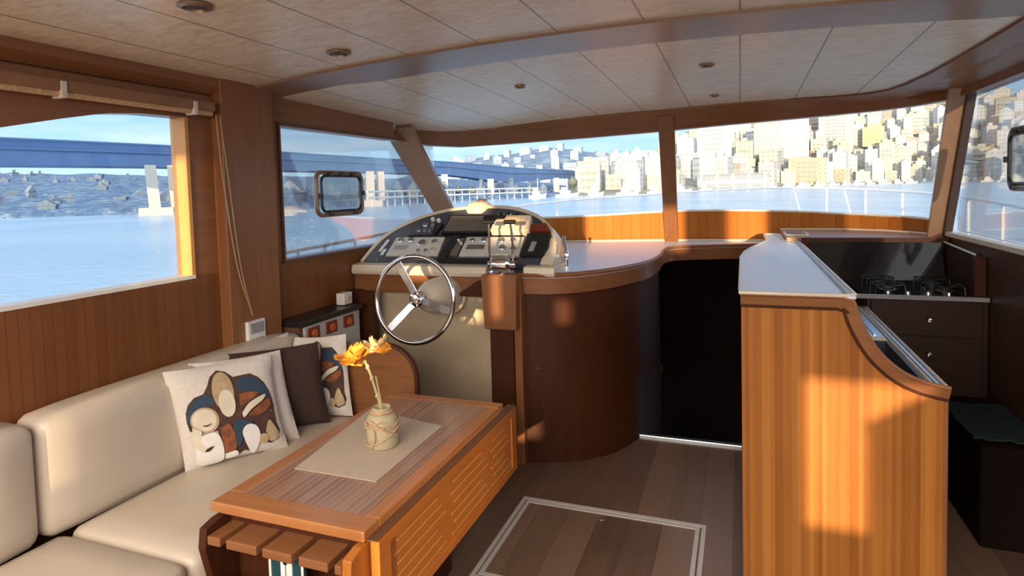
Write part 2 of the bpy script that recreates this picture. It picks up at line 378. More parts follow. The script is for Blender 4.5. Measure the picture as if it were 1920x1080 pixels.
# ================================================================== ROOM SHELL
XP, XS = -2.2, 1.15            # port and starboard wall faces
YA = -3.2                      # added aft bulkhead that masks the sun
SILL = 1.17
fl = MB()
for r in ((XP-.1, -1.0, YA-.1, 5.6), (-0.15, XS+.1, YA-.1, 2.08), (-1.0, -0.15, YA-.1, 2.08), (-1.0, -0.15, 2.73, 3.63), (-0.15, XS+.1, 2.08, 3.63), (-1.0, -.62, 3.63, 5.6), (.02, XS+.1, 3.63, 5.6)):
    fl.box(r[0], r[1], r[2], r[3], -.05, 0)
struct(fl.build('floor', 'floor_planks'), 'grey brown wood plank floor of the saloon around the framed hatch')
# ceilings --------------------------------------------------------
def outward(p, d):
    v = Vector(p)-Vector((-.5, 3.0, 0)); v.z = 0; v.normalize(); return Vector(p)+v*d
fc = lambda X, Y: 2.10-.03*(X+.4)**2-.0237*(Y-2.6)
ac = lambda X, Y: 2.108-.027*(X+.4)**2
BORD = [(-2.225, 2.6), (-2.25, 3.0), (-2.27, 3.5), (-2.27, 3.8), (-2.24, 4.04), (-2.17, 4.237), (-2.045, 4.40), (-1.85, 4.47), (-1.671, 4.506), (-1.08, 4.536), (-.53, 4.541), (-.092, 4.461), (.302, 4.369), (.541, 4.306), (.70, 4.215), (.80, 4.08), (.848, 3.877), (.88, 3.6), (.896, 3.335), (.91, 2.931), (.918, 2.6)]
def ceiling_front():
    B = resample(smooth_path([outward((x, y, 0), .025) for x, y in BORD], 4), 90); m = MB(); rows = []
    for k in range(9):
        row = []
        for i, b in enumerate(B):
            base = Vector((lerp(-2.28, .94, i/89), 2.55, 0)); p = base.lerp(b, k/8); row.append((p.x, p.y, fc(p.x, p.y)))
        rows.append(row)
    m.strip_solid(rows, [[(a, b, c+.03) for a, b, c in r] for r in rows])
    return m.build('ceiling', 'ceiling_veneer', None, True)
struct(ceiling_front(), 'cream veneered ceiling panel ahead of the cross beam, over the helm')
m = MB(); g = [[(x, y, ac(x, y)) for y in [lerp(-.2, 2.4, k/6) for k in range(7)]] for x in [lerp(XP-.08, XS+.05, i/24) for i in range(25)]]
m.strip_solid(g, [[(a, b, c+.03) for a, b, c in r] for r in g]); m.box(XP-.1, XS+.1, -.2, -.15, 2.0, 2.25)
struct(m.build('ceiling', 'ceiling_veneer', None, True), 'cream veneered ceiling over the sofa, behind the cross beam')
m = MB(); m.box(XP-.3, XS+.3, -.2, 4.0, 2.22, 2.28)
m.prism([(XP-.3, 4.0), (XS+.3, 4.0), (.9, 4.75), (-.5, 4.95), (-1.9, 4.85)], 2, 2.22, 2.28)
struct(m.build('ceiling', 'roof_white'), 'outer coachroof above the ceiling panels')
# cross beam
top = []; bot = []
m = MB(); A = []; B = []
xs = [lerp(-2.25, 1.2, i/30) for i in range(31)]
zb = lambda x: 2.095-.027*(x+.4)**2
rows = [[(x, 2.30+.0*x, zb(x)+.05) for x in xs], [(x, 2.30, zb(x)) for x in xs], [(x, 2.62, zb(x)+.0) for x in xs], [(x, 2.62, zb(x)+.05) for x in xs]]
m.strip_solid(rows, [[(a, b+(.02 if b < 2.4 else -.02), c+.02) for a, b, c in r] for r in rows])
struct(m.build('trim_1', 'beam_wood', None, False), 'wide varnished wooden beam crossing the ceiling')
# header band round the front of the ceiling (from ceiling border down to the glass top)
CT = [Vector((x, y, fc(x, y))) for x, y in BORD]
GT = [(-2.2, 2.6, 1.86), (-2.205, 3.0, 1.87), (-2.205, 3.5, 1.87), (-2.205, 3.85, 1.86), (-2.225, 4.14, 1.86), (-2.18, 4.34, 1.86), (-2.09, 4.49, 1.858), (-1.88, 4.58, 1.868), (-1.69, 4.61, 1.873), (-1.08, 4.60, 1.885), (-.56, 4.62, 1.903), (-.09, 4.60, 1.922), (.31, 4.55, 1.93), (.56, 4.48, 1.933), (.78, 4.38, 1.934), (.95, 4.28, 1.938), (1.09, 4.16, 1.945), (1.15, 3.9, 1.95), (1.152, 3.5, 1.955), (1.152, 3.0, 1.96), (1.152, 2.6, 1.965)]
GT = [Vector(p) for p in GT]
mid = []
for i, (c, g_) in enumerate(zip(CT, GT)):
    q = Vector((g_.x, g_.y, g_.z+.02)); q = g_.lerp(c, .25) if i < 16 else Vector((g_.x, g_.y, g_.z+.03))
    q.z = g_.z+.045; mid.append(q)
m = MB(); fr = [[c+Vector((0, 0, .012)) for c in CT], [c+Vector((0, 0, -.012)) for c in CT], mid, GT]
bk = [[p+Vector((0.0, .06, .06)) for p in r] for r in fr[:3]]+[[p+Vector((0, .07, .02)) for p in GT]]
# widen outward on the sides
cen = Vector((-.5, 3.0, 0))
def outw(p, d, dz):
    v = Vector((p.x, p.y, 0))-cen; v.y *= 1.0; v.normalize(); return p+v*d+Vector((0, 0, dz))
bk = [[outw(p, .07, .06) for p in r] for r in fr[:3]]+[[outw(p, .07, 0) for p in GT]]
m.strip_solid(fr, bk); struct(m.build('trim_2', 'teak_x', None, True), 'wooden header band curving above the windshield')
# fill from header up to the coachroof (seals the roof edge)
m = MB(); m.strip_solid([[outw(p, .05, 0) for p in GT], [outw(Vector((p.x, p.y, 2.26)), .05, 0) for p in GT]], [[outw(p, .09, 0) for p in GT], [outw(Vector((p.x, p.y, 2.26)), .09, 0) for p in GT]])
struct(m.build('wall_forward', 'roof_white'), 'outer face of the wheelhouse above the windshield')

# ---- port wall --------------------------------------------------
m = MB(); T = .08
m.box(XP-T, XP, YA, 5.2, -.05, SILL)                      # below the sills
struct(m.build('wall_port', 'wall_boards'), 'port side wall of narrow vertical varnished boards under the windows')
m = MB()
m.box(XP-T, XP, 1.96, 2.51, SILL, 2.1)
# arched top of window 1
arch = [(-.1, 1.66), (.3, 1.66), (.8, 1.67), (1.05, 1.70), (1.256, 1.742), (1.45, 1.79), (1.611, 1.826), (1.75, 1.84), (1.96, 1.845)]
m.prism([(y, z) for y, z in arch]+[(1.96, 2.1), (-.1, 2.1)], 0, XP-T, XP); m.box(XP-T, XP, -.2, -.1, SILL, 2.1)
m.box(XP-T, XP, 2.51, 3.62, 1.86, 2.1)
struct(m.build('wall_port', 'teak_y'), 'upper port side wall of smooth varnished wood around the windows')
struct(box(XP-.01, XP+.06, 2.09, 2.405, 0.4, 2.03).build('trim_3', 'teak_z', None, False, .004), 'broad wooden post between the two port windows')
# crown trims along the port side
m = MB(); m.prism([(XP-.02, 2.05), (XP-.02, 1.955), (XP+.02, 1.955), (XP+.05, 1.99), (XP+.05, 2.05)], 1, -.2, 2.32)
struct(m.build('trim_4', 'teak_y'), 'wooden moulding along the port edge of the ceiling')
m = MB(); m.box(XP-.01, XP+.018, -.2, 2.09, 1.86, 1.95)
struct(m.build('trim_5', 'teak_y', None, False, .004), 'flat wooden board above the roller blind')
# windows port
def win_frame(name, label, y0, y1, z0, z1, x, t, col='frame_dark', lit=None):
    r = thing(name, None, None, (x, (y0+y1)/2, z0)); r['kind'] = 'structure'
    m = MB(); w = .014
    m.box(x-.012, x+.012, y0, y1, z0-w, z0); m.box(x-.012, x+.012, y0, min(y1, 3.68), z1, z1+w)
    m.box(x-.012, x+.012, y0-w, y0, z0-w, z1+w)
    m.build('window_frame', col, r)
    box(x-.062, x-.056, y0, y1, z0, z1).build('window_glass', 'window_glass', r)
    return r
m = MB(); r = thing('window_1', None, None, (XP, .4, SILL), kind='structure')
mm = MB(); mm.prism([(-.1, SILL), (1.96, SILL)]+[(y, z) for y, z in arch[::-1]], 0, XP-.062, XP-.056); mm.build('window_glass', 'window_glass', r)
box(XP-.08, XP+.004, 1.945, 1.962, SILL, 1.845).build('window_jamb', 'inlay', r)
mm = MB(); mm.box(XP-.08, XP+.006, -.1, 1.96, SILL-.012, SILL+.003); mm.build('window_sill', 'white_plastic', r)
r2 = win_frame('window_2', '', 2.512, 4.3, SILL, 1.862, XP, .08)

# ---- windshield ------------------------------------------------------
# lower wooden panel under the windshield: base line at counter height, top line at glass bottom
GB = [Vector(p) for p in ((-2.2, 4.45, 1.27), (-1.98, 4.68, 1.262), (-1.75, 4.82, 1.258), (-1.43, 4.95, 1.257), (-1.05, 5.05, 1.268), (-.63, 5.12, 1.284), (-.2, 5.14, 1.29), (.35, 5.10, 1.277), (.65, 5.0, 1.262), (.92, 4.84, 1.25), (1.08, 4.62, 1.245), (1.15, 4.42, 1.235))]
BB = [Vector((p.x, p.y-.02, .98)) for p in GB]
m = MB(); m.strip_solid([GB, BB], [[outw(p, .07, 0) for p in GB], [outw(p, .07, 0) for p in BB]])
struct(m.build('wall_forward', 'panel_boards', None, True), 'low panel of vertical honey coloured boards below the windshield')
m = MB(); m.tube([p+Vector((0, -.004, .004)) for p in resample(smooth_path(GB), 50)], .009, 8)
struct(m.build('trim_6', 'white_plastic', None, True), 'pale gasket along the lower edge of the windshield')
def pane(name, bpts, tpts):
    r = thing(name, None, None, bpts[0], kind='structure')
    n = max(4, len(bpts)*3); b = resample(bpts, n); t = resample(tpts, n)
    mm = MB(); mm.strip_solid([b, t], [[outw(p, .006, 0) for p in b], [outw(p, .006, 0) for p in t]]); mm.build('window_glass', 'window_glass', r, True); return r
off = lambda L: [outw(p, .03, 0) for p in L]
pane('window_3', off(GB[:7]), off(GT[4:11]))
pane('window_4', off(GB[6:]), off(GT[10:17]))
# mullion and corner pillars
def bar(name, b, t, wdt, dep, mname, label, axis=(1, 0, 0), wt=None):
    b = Vector(b); t = Vector(t); ax = Vector(axis).normalized(); d = (t-b).normalized(); nrm = d.cross(ax).normalized()
    if nrm.y < 0: nrm = -nrm
    wt = wt or wdt
    P = lambda c, w: [c-ax*w/2, c+ax*w/2, c+ax*w/2+nrm*dep, c-ax*w/2+nrm*dep]
    mm = MB(); mm.loft([P(b, wdt), P(t, wt)]); return struct(mm.build(name, mname, None, False, .004), label)
bar('trim_7', (-.527, 5.08, .99), (-.50, 4.55, 2.0), .105, .05, 'teak_z', 'upright mullion between the two windshield panes', wt=.115)
bar('trim_8', (-2.09, 4.46, 1.02), (-2.235, 3.72, 1.95), .13, .06, 'pillar_wood', 'raked wooden corner pillar on the port side of the windshield', (1, .35, 0), wt=.2)
bar('trim_9', (1.10, 4.36, 1.10), (1.115, 3.99, 1.99), .075, .06, 'pillar_wood', 'raked wooden corner pillar on the starboard side of the windshield', (1, -.2, 0), wt=.085)
bar('trim_10', (1.133, 4.335, 1.10), (1.152, 3.965, 1.99), .016, .05, 'edge_dark', 'dark edge of the starboard corner pillar', (0.3, -1, 0))

# ---- starboard wall ------------------------------------------------
m = MB(); m.box(XS, XS+.08, YA, 4.75, -.05, 1.165)
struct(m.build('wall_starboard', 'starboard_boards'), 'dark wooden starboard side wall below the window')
m = MB(); m.box(XS, XS+.08, -.2, 4.2, 1.95, 2.2); m.box(XS, XS+.08, .85, 1.25, 1.165, 1.95); m.box(XS, XS+.08, -.2, -.1, 1.165, 1.95)
struct(m.build('wall_starboard', 'teak_y'), 'upper starboard side wall above the side windows')
m = MB(); m.box(XS-.008, XS+.05, YA, 4.45, 1.158, 1.182); struct(m.build('trim_11', 'counter_edge'), 'pale sill along the starboard window')
m = MB()
g = []
for x, y in BORD[13:]: g.append((x, y))
rows = [[Vector((x, y, fc(x, y)+.006)) for x, y in g], [Vector((1.16, 4.12-(i/(len(g)-1))*1.55, 1.985)) for i in range(len(g))]]
m.strip_solid(rows, [[p+Vector((0, 0, .03)) for p in r] for r in rows]); struct(m.build('trim_12', 'teak_y', None, True), 'sloping wooden soffit above the starboard window')
m = MB(); m.box(.95, 1.16, -.2, 2.32, 2.02, 2.05); struct(m.build('trim_13', 'teak_y'), 'wooden border of the ceiling on the starboard side')
m = MB(); m.tube([Vector((x, y, fc(x, y)-.001)) for x, y in BORD[12:]], .005, 6); struct(m.build('trim_14', 'frame_dark'), 'thin dark bead round the starboard edge of the ceiling')
r3 = thing('window_5', None, None, (XS, 3.0, 1.17), kind='structure')
box(XS+.05, XS+.056, 1.25, 4.3, 1.185, 1.95).build('window_glass', 'window_glass', r3)
r3 = thing('window_6', None, None, (XS, 0, 1.17), kind='structure')
box(XS+.05, XS+.056, -.1, .85, 1.185, 1.95).build('window_glass', 'window_glass', r3)

# ---- added aft bulkhead, openings cut to shape the sun patches ---------------------------------
m = MB()
def aft(holes, x0, x1, z0, z1, y0, y1):
    xs = sorted({x0, x1}|{h[0] for h in holes}|{h[1] for h in holes}); zs = sorted({z0, z1}|{h[2] for h in holes}|{h[3] for h in holes})
    mm = MB()
    for a, b in zip(xs, xs[1:]):
        for c, d in zip(zs, zs[1:]):
            mx, mz = (a+b)/2, (c+d)/2
            if not any(h[0] < mx < h[1] and h[2] < mz < h[3] for h in holes): mm.box(a, b, y0, y1, c, d)
    return mm
HOLES = [(.73, 1.14, .66, 1.17),            # made-up opening for the sun patch on the island
         (-.54, -.38, .55, .92),            # more made-up openings: sun on leaf, helm, flower, windshield panel, jamb
         (-.285, -.20, 1.18, 1.31), (-.615, -.565, 1.22, 1.48), (-.84, -.72, 1.17, 1.28), (-1.19, -1.02, 1.40, 1.50),
         (-1.0, -.74, 1.79, 1.95), (-.70, -.47, 1.62, 1.76), (-.30, .50, 1.56, 1.90), (.84, 1.12, 1.56, 1.90),
         (-1.80, -1.70, 1.45, 1.98)]
HOLES = [(a+(-1.5-YA)*.1405, b+(-1.5-YA)*.1405, c+(-1.5-YA)*.0883, d+(-1.5-YA)*.0883) for a, b, c, d in HOLES]
HOLES.append((-1.405, -1.378, 1.0, 1.26))  # added slit for a sun streak on the sofa back
m = aft(HOLES, XP-.08, XS+.6, -.05, 2.45, YA-.06, YA)
struct(m.build('wall_aft', 'teak_z'), 'added aft bulkhead with openings shaped for the sun patches, behind the viewer')

# ---- companionway ----------------------------------------------------------
m = MB(); m.box(-.66, .1, 3.63, 7.0, -1.3, -1.25); m.box(-.70, .14, 7.0, 7.05, -1.3, .95); m.box(-.72, -.66, 5.15, 7.0, -1.3, .95); m.box(.1, .16, 5.15, 7.0, -1.3, .95)
m.box(-.72, .16, 5.2, 7.05, .74, .78); m.box(-.72, .16, 5.16, 5.19, -1.3, 1.0); m.box(-.60, .03, 3.60, 3.61, -1.3, -.06)
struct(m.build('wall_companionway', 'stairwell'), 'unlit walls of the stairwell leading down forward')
struct(box(-.60, .0, 3.615, 3.655, -.01, .014).build('trim_15', 'steel', None, False, .004), 'metal threshold strip at the dark companionway')
# deck round the house so nothing is open to the bilge
m = MB(); m.prism([(XP-.55, -2), (XP-.08, -2), (XP-.08, 4.3), (-1.9, 4.85), (-1.2, 5.12), (-.5, 5.26), (.35, 5.24), (.95, 5.0), (XS+.1, 4.5), (XS+.1, -2), (XS+.55, -2), (XS+.55, 5.0), (1.2, 7.2), (-.5, 9.2), (-2.2, 7.2), (XP-.55, 5.0)], 2, .80, .86)
tag(m.build('foredeck', 'hull_white'), 'white foredeck of the boat ahead of the windshield', 'deck', None, 'structure'); 

# ================================================================== HELM
# worktop running round the front of the cabin
CC = smooth_path([(-1.14, 3.085, 0), (-.934, 3.115, 0), (-.785, 3.224, 0), (-.649, 3.427, 0), (-.538, 3.72, 0), (-.503, 4.053, 0), (-.515, 4.4, 0), (-.50, 4.62, 0), (-.42, 4.73, 0), (-.222, 4.82, 0), (.05, 4.90, 0), (.17, 4.92, 0)], 6)
tail = [(.17, 5.095, 0), (-.2, 5.11, 0), (-.63, 5.09, 0), (-1.05, 5.02, 0), (-1.43, 4.92, 0), (-1.75, 4.79, 0), (-1.98, 4.64, 0), (-2.195, 4.40, 0), (-2.195, 3.085, 0)]
poly = [(p[0], p[1]) for p in CC]+[(p[0], p[1]) for p in tail]
wt = thing('worktop', 'pale curved worktop sweeping from the helm across the dark companionway to the windshield', 'worktop', (-1.2, 4.0, 1.02))
MB().prism(poly, 2, 1.022, 1.05).build('counter_slab', 'counter_white', wt)
m = MB(); m.tube([Vector((p[0], p[1], 1.038)) for p in CC], .014, 8); m.build('counter_edging', 'teak_x', wt, True)
m = MB(); m.tube([Vector((p[0], p[1]-.012, 1.058)) for p in tail[:-1]], .009, 8); m.build('back_edging', 'counter_edge', wt, True)
ins = [outv for outv in []]
def offset(path, d):
    out = []
    for i, p in enumerate(path):
        a = path[max(0, i-1)]; b = path[min(len(path)-1, i+1)]; t = Vector((b[0]-a[0], b[1]-a[1], 0)).normalized(); n = Vector((-t.y, t.x, 0)); out.append(Vector((p[0], p[1], 0))+n*d)
    return out
fa = offset(CC, .008); fb = offset(CC, .03)
m = MB(); Z = lambda L, z: [Vector((p.x, p.y, z)) for p in L]
m.strip_solid([Z(fa, 1.024), Z(fa, .935)], [Z(fb, 1.024), Z(fb, .935)]); m.build('fascia', 'teak_x', wt, True)

hc = thing('helm_cabinet', 'dark varnished cabinet with a rounded front beside the companionway, under the curved worktop', 'cabinet', (-1.0, 3.6, 0))
CB = smooth_path([(-1.146, 3.075, 0), (-.967, 3.135, 0), (-.806, 3.219, 0), (-.682, 3.342, 0), (-.60, 3.521, 0), (-.575, 3.65, 0), (-.57, 4.1, 0), (-.58, 4.6, 0), (-.62, 5.05, 0)], 6)
cb2 = [(p.x, p.y) for p in CB]
def lerp_top(p, i):   # the cabinet flares out slightly to meet the fascia
    return p
m = MB(); top = offset(CC[:37], .035); tl = resample(top, len(CB))
low = [Vector((p.x, p.y, 0)) for p in CB]
m.strip_solid([Z(low, -1.3), Z(low, 0), [Vector((a.x, a.y, .945)) for a in tl]], [Z(offset(low, .05), -1.3), Z(offset(low, .05), 0), [Vector((a.x, a.y, .945)) for a in offset(tl, .05)]])
m.build('curved_front', 'cabinet_dark', hc, True)
box(-2.19, -1.33, 3.145, 3.17, 0, .925).build('kick_panel', 'cream_panel', hc)
box(-2.19, -1.31, 3.095, 3.145, .915, 1.018).build('fascia', 'teak_x', hc, False, .004)
box(-2.195, -2.13, 3.05, 3.16, 0, .93).build('side_stile', 'cabinet_dark', hc, False, .004)
m = MB(); m.hexa([(-1.298, 2.985, .755), (-1.115, 2.985, .755), (-1.115, 3.15, .755), (-1.298, 3.15, .755), (-1.312, 2.985, 1.05), (-1.108, 2.985, 1.05), (-1.108, 3.15, 1.05), (-1.312, 3.15, 1.05)])
m.build('throttle_box', 'teak_z', hc, False, .008)
box(-1.285, -1.15, 3.03, 3.15, 0, .76).build('corner_post', 'cabinet_dark', hc, False, .006)
box(-1.15, -1.105, 3.045, 3.12, 0, 1.0).build('corner_stile', 'teak_z', hc, False, .006)
MB().prism([(-1.50, .915), (-1.33, .915), (-1.33, 1.0), (-1.37, 1.0)], 1, 3.06, 3.10).build('bracket', 'cabinet_dark', hc)

# ---- dash pod -------------------------------------------------------------
dp = thing('instrument_console', 'cream arched instrument console with a dark sloping face of gauges and screens', 'instrument console', (-1.57, 3.4, 1.05))
CS, SN = .762, .6476           # slope of the face
def D(x, s, h=0.0): return Vector((x, 3.14+s*CS-h*SN, 1.09+s*SN+h*CS))
ARC = [(-2.165, 0.0), (-2.15, .07), (-2.115, .18), (-2.057, .27), (-1.969, .345), (-1.875, .401), (-1.723, .453), (-1.562, .472), (-1.418, .474), (-1.29, .456), (-1.158, .404), (-1.078, .343), (-1.01, .254), (-.976, .169), (-.96, .07), (-.965, .0)]
arc = resample(smooth_path([(x, s, 0) for x, s in ARC], 5), 60)
m = MB(); face = [D(p.x, p.y) for p in arc]; base = [D(lerp(-2.165, -.965, k/59), 0) for k in range(60)]
m.strip_solid([base, face], [[p+Vector((0, .02, -.03)) for p in base], [p+Vector((0, .02, -.03)) for p in face]]); m.build('face_panel', 'navy_panel', dp)
m = MB(); back = [Vector((p.x+(p.x+1.56)*.03, p.y+.13, p.z-.05)) for p in face]; foot = [Vector((p.x, max(p.y+.16, 3.3) if 0 else p.y+.22, 1.05)) for p in face]
m.strip_solid([face, back, foot], [[p-Vector((0, -.01, .012)) for p in face], [p-Vector((0, .01, .012)) for p in back], [p-Vector((0, .01, 0)) for p in foot]]); m.build('hood', 'cream_gelcoat', dp, True)
m = MB(); m.tube(face, .012, 8); m.build('rim', 'cream_gelcoat', dp, True)
m = MB(); m.prism([(3.075, 1.02), (3.065, 1.045), (3.075, 1.078), (3.14, 1.085), (3.2, 1.08), (3.2, 1.02)], 0, -2.195, -1.315)
m.prism([(3.09, 1.03), (3.085, 1.05), (3.09, 1.082), (3.14, 1.088), (3.4, 1.08), (3.4, 1.03)], 0, -1.105, -.93)
m.build('ledge', 'cream_gelcoat', dp, False, .008, 3)
m = MB(); m.loft([[D(-1.02, 0, 0), D(-.962, 0, 0), D(-.958, .16, 0), D(-1.0, .2, 0)], [D(-1.02, 0, .012), D(-.965, 0, .012), D(-.96, .16, .012), D(-1.0, .2, .012)]]); m.build('end_cheek', 'cream_gelcoat', dp)
def plate(name, pts, h0, h1, mt, parent, bevel=.003):
    m = MB(); n = len(pts); m.loft([[D(x, s, h0) for x, s in pts], [D(x, s, h1) for x, s in pts]]); return m.build(name, mt, parent, False, bevel)
def dial(name, x, s, r, h, rim, facem, parent):
    nrm = (0, -SN, CS); m = MB(); m.lathe([(r, 0), (r, .008), (r*.85, .011), (r*.82, .008)], D(x, s, h), 20, nrm); o = m.build(name, rim, parent, True)
    m = MB(); m.lathe([(r*.82, .004), (r*.82, .0085), (.0001, .0085)], D(x, s, h), 20, nrm); m.build('dial_face', facem, o, False); return o
# left instrument
ins1 = plate('engine_gauge_panel', [(-2.012, .04), (-2.0, .196), (-1.668, .20), (-1.66, .046)], .0, .014, 'light_grey', dp)
plate('display', [(-1.983, .088), (-1.972, .125), (-1.885, .125), (-1.892, .09)], .014, .017, 'grey_plastic', dp)
for i, (x, s, r_) in enumerate(((-1.955, .165, .020), (-1.885, .168, .020), (-1.80, .145, .026), (-1.72, .155, .022), (-1.71, .09, .017), (-1.80, .08, .012), (-1.75, .08, .012))):
    dial('gauge', x, s, r_, .014, 'light_grey' if i in (3, 4) else 'steel', 'gauge_face' if i != 4 else 'tan_ink', dp)
plate('black_divider', [(-1.655, .0), (-1.60, .01), (-1.565, .205), (-1.625, .205)], .0, .02, 'black_plastic', dp)
plate('lower_trim_strip', [(-1.66, -.005), (-1.17, 0.0), (-1.17, .03), (-1.66, .025)], .0, .016, 'black_plastic', dp)
plate('engine_gauge_panel', [(-1.525, .045), (-1.52, .20), (-1.16, .202), (-1.155, .05)], .0, .014, 'light_grey', dp)
plate('display', [(-1.498, .098), (-1.492, .135), (-1.385, .135), (-1.382, .10)], .014, .017, 'screen_grey', dp)
for x, s, r_ in ((-1.475, .168, .017), (-1.40, .17, .020), (-1.29, .168, .020), (-1.22, .17, .017), (-1.27, .11, .022), (-1.20, .10, .018)): dial('gauge', x, s, r_, .014, 'steel', 'gauge_face', dp)
plate('switch_plate', [(-1.59, .05), (-1.585, .19), (-1.535, .19), (-1.54, .05)], .0, .012, 'screen_grey', dp)
for s in (.165, .14): 
    m = MB(); m.lathe([(.008, 0), (.008, .014), (.0001, .016)], D(-1.562+(.165-s), s, .012), 10, (0, -SN, CS)); m.build('switch_knob', 'white_plastic', dp, True)
scr = plate('chart_plotter', [(-1.70, .225), (-1.70, .388), (-1.39, .384), (-1.375, .225)], .0, .022, 'black_plastic', dp)
plate('screen', [(-1.685, .24), (-1.685, .373), (-1.405, .37), (-1.395, .24)], .022, .024, 'screen_grey', scr, 0)
plate('separator_strip', [(-1.93, .207), (-1.93, .216), (-1.17, .218), (-1.17, .209)], .0, .012, 'black_plastic', dp)
g0 = plate('radio_panel', [(-1.90, .222), (-1.875, .345), (-1.77, .375), (-1.765, .222)], .0, .014, 'navy_panel', dp)
for x, s, r_ in ((-1.865, .25, .016), (-1.825, .25, .014), (-1.79, .25, .012), (-1.835, .30, .018), (-1.79, .30, .014)): dial('gauge', x, s, r_, .014, 'steel', 'gauge_face', dp)
for x, s in ((-1.80, .345), (-1.755, .335)):
    m = MB(); m.lathe([(.014, 0), (.012, .018), (.0001, .021)], D(x, s, .014), 12, (0, -SN, CS)); m.build('switch_knob', 'white_plastic', dp, True)
plate('black_divider', [(-1.755, .225), (-1.735, .225), (-1.715, .31), (-1.73, .31)], .0, .022, 'black_plastic', dp)
ra = plate('autopilot_unit', [(-1.37, .218), (-1.37, .285), (-1.335, .35), (-1.145, .346), (-1.13, .218)], .0, .05, 'cream_gelcoat', dp, .006)
plate('display', [(-1.30, .275), (-1.305, .325), (-1.222, .325), (-1.215, .275)], .05, .053, 'petal_pale', ra, 0)
plate('display', [(-1.205, .26), (-1.207, .325), (-1.165, .325), (-1.158, .26)], .05, .053, 'taupe_cloth', ra, 0)
plate('grip_strip', [(-1.44, .312), (-1.44, .338), (-1.30, .338), (-1.30, .312)], .02, .06, 'black_plastic', dp)
rb = plate('side_display', [(-1.14, .045), (-1.145, .225), (-1.01, .22), (-.995, .12), (-1.01, .05)], .0, .026, 'black_plastic', dp)
plate('display', [(-1.105, .075), (-1.10, .15), (-1.07, .15), (-1.075, .075)], .026, .028, 'grey_plastic', rb, 0)
plate('dark_plate', [(-1.13, .235), (-1.14, .29), (-1.05, .30), (-1.01, .235)], .0, .03, 'red_brown', dp)
for x, s, r_ in ((-1.31, .405, .016), (-1.255, .395, .018), (-1.205, .38, .018), (-1.165, .36, .014), (-1.36, .40, .02), (-1.40, .365, .014)):
    dial('gauge', x, s, r_, .0, 'chrome', 'black_plastic', dp)
for x, s in ((-2.07, .10), (-2.045, .07), (-2.06, .15)): plate('rocker_switch', [(x-.012, s-.02), (x-.004, s+.03), (x+.016, s+.03), (x+.008, s-.02)], 0, .01, 'counter_white', dp)
m = MB(); 
for k in range(6): m.lathe([(.0, 0), (.004, 0), (.004, .012), (.0, .014)], D(-2.06+k*.18, .012, .0), 8, (0, -SN, CS))
m.build('screws', 'steel', dp, True)

cp = thing('compass', 'cream domed compass with a dark cap on top of the instrument console', 'compass', (-1.55, 3.55, 1.39))
MB().lathe([(.085, -.03), (.082, .01), (.07, .03), (.05, .042), (.0, .045)], (-1.545, 3.53, 1.39), 24).build('dome', 'cream_gelcoat', cp, True)
MB().lathe([(.032, 0), (.035, .008), (.02, .015), (0, .016)], (-1.525, 3.53, 1.435), 20).build('cap', 'bronze', cp, True)

# horn / hose fitting at the right end of the pod
hn = thing('searchlight_control', 'small chrome swivel fitting at the right end of the instrument console', 'fitting', (-.93, 3.35, 1.05))
MB().lathe([(.022, 0), (.022, .012), (.012, .02), (.010, .06)], (-.925, 3.32, 1.05), 16).build('base', 'chrome', hn, True)
m = MB(); m.tube(smooth_path([(-.925, 3.32, 1.10), (-.93, 3.33, 1.15), (-.95, 3.36, 1.20), (-.955, 3.38, 1.225)], 4), .012, 10); m.build('arm', 'steel', hn, True)
MB().lathe([(.0, -.02), (.02, -.015), (.024, .0), (.02, .015), (0, .02)], (-.925, 3.31, 1.13), 14, (0, -1, .2)).build('head', 'chrome', hn, True)

# ---- throttle ----------------------------------------------------------------
th = thing('throttle_control', 'chrome twin lever throttle standing on the wooden box right of the wheel', 'throttle', (-1.215, 3.07, 1.05))
m = MB(); m.lathe([(.075, 0), (.078, .01), (.07, .02)], (-1.215, 3.07, 1.05), 28); m.build('base_plate', 'chrome', th, True)
m = MB(); m.lathe([(.0, -.055), (.035, -.055), (.052, -.04), (.055, 0), (.052, .04), (.035, .055), (0, .055)], (-1.215, 3.06, 1.10), 24, (1, 0, 0)); m.build('housing', 'chrome', th, True)
for sx in (-1, 1):
    m = MB(); m.tube(smooth_path([(-1.215+sx*.062, 3.06, 1.10), (-1.215+sx*.068, 3.055, 1.18), (-1.215+sx*.066, 3.05, 1.27), (-1.215+sx*.062, 3.045, 1.325)], 4), .007, 8); lv = m.build('lever', 'chrome', th, True)
    m = MB(); m.lathe([(0, -.018), (.016, -.016), (.020, 0), (.016, .016), (0, .018)], (-1.215+sx*.064, 3.057, 1.10), 16, (1, 0, 0)); m.build('pivot', 'steel', lv, True)
    m = MB(); m.tube([(-1.215+sx*.062-.035, 3.043, 1.33), (-1.215+sx*.062+.028, 3.043, 1.33)], .012, 10); m.build('grip', 'black_plastic', lv, True)

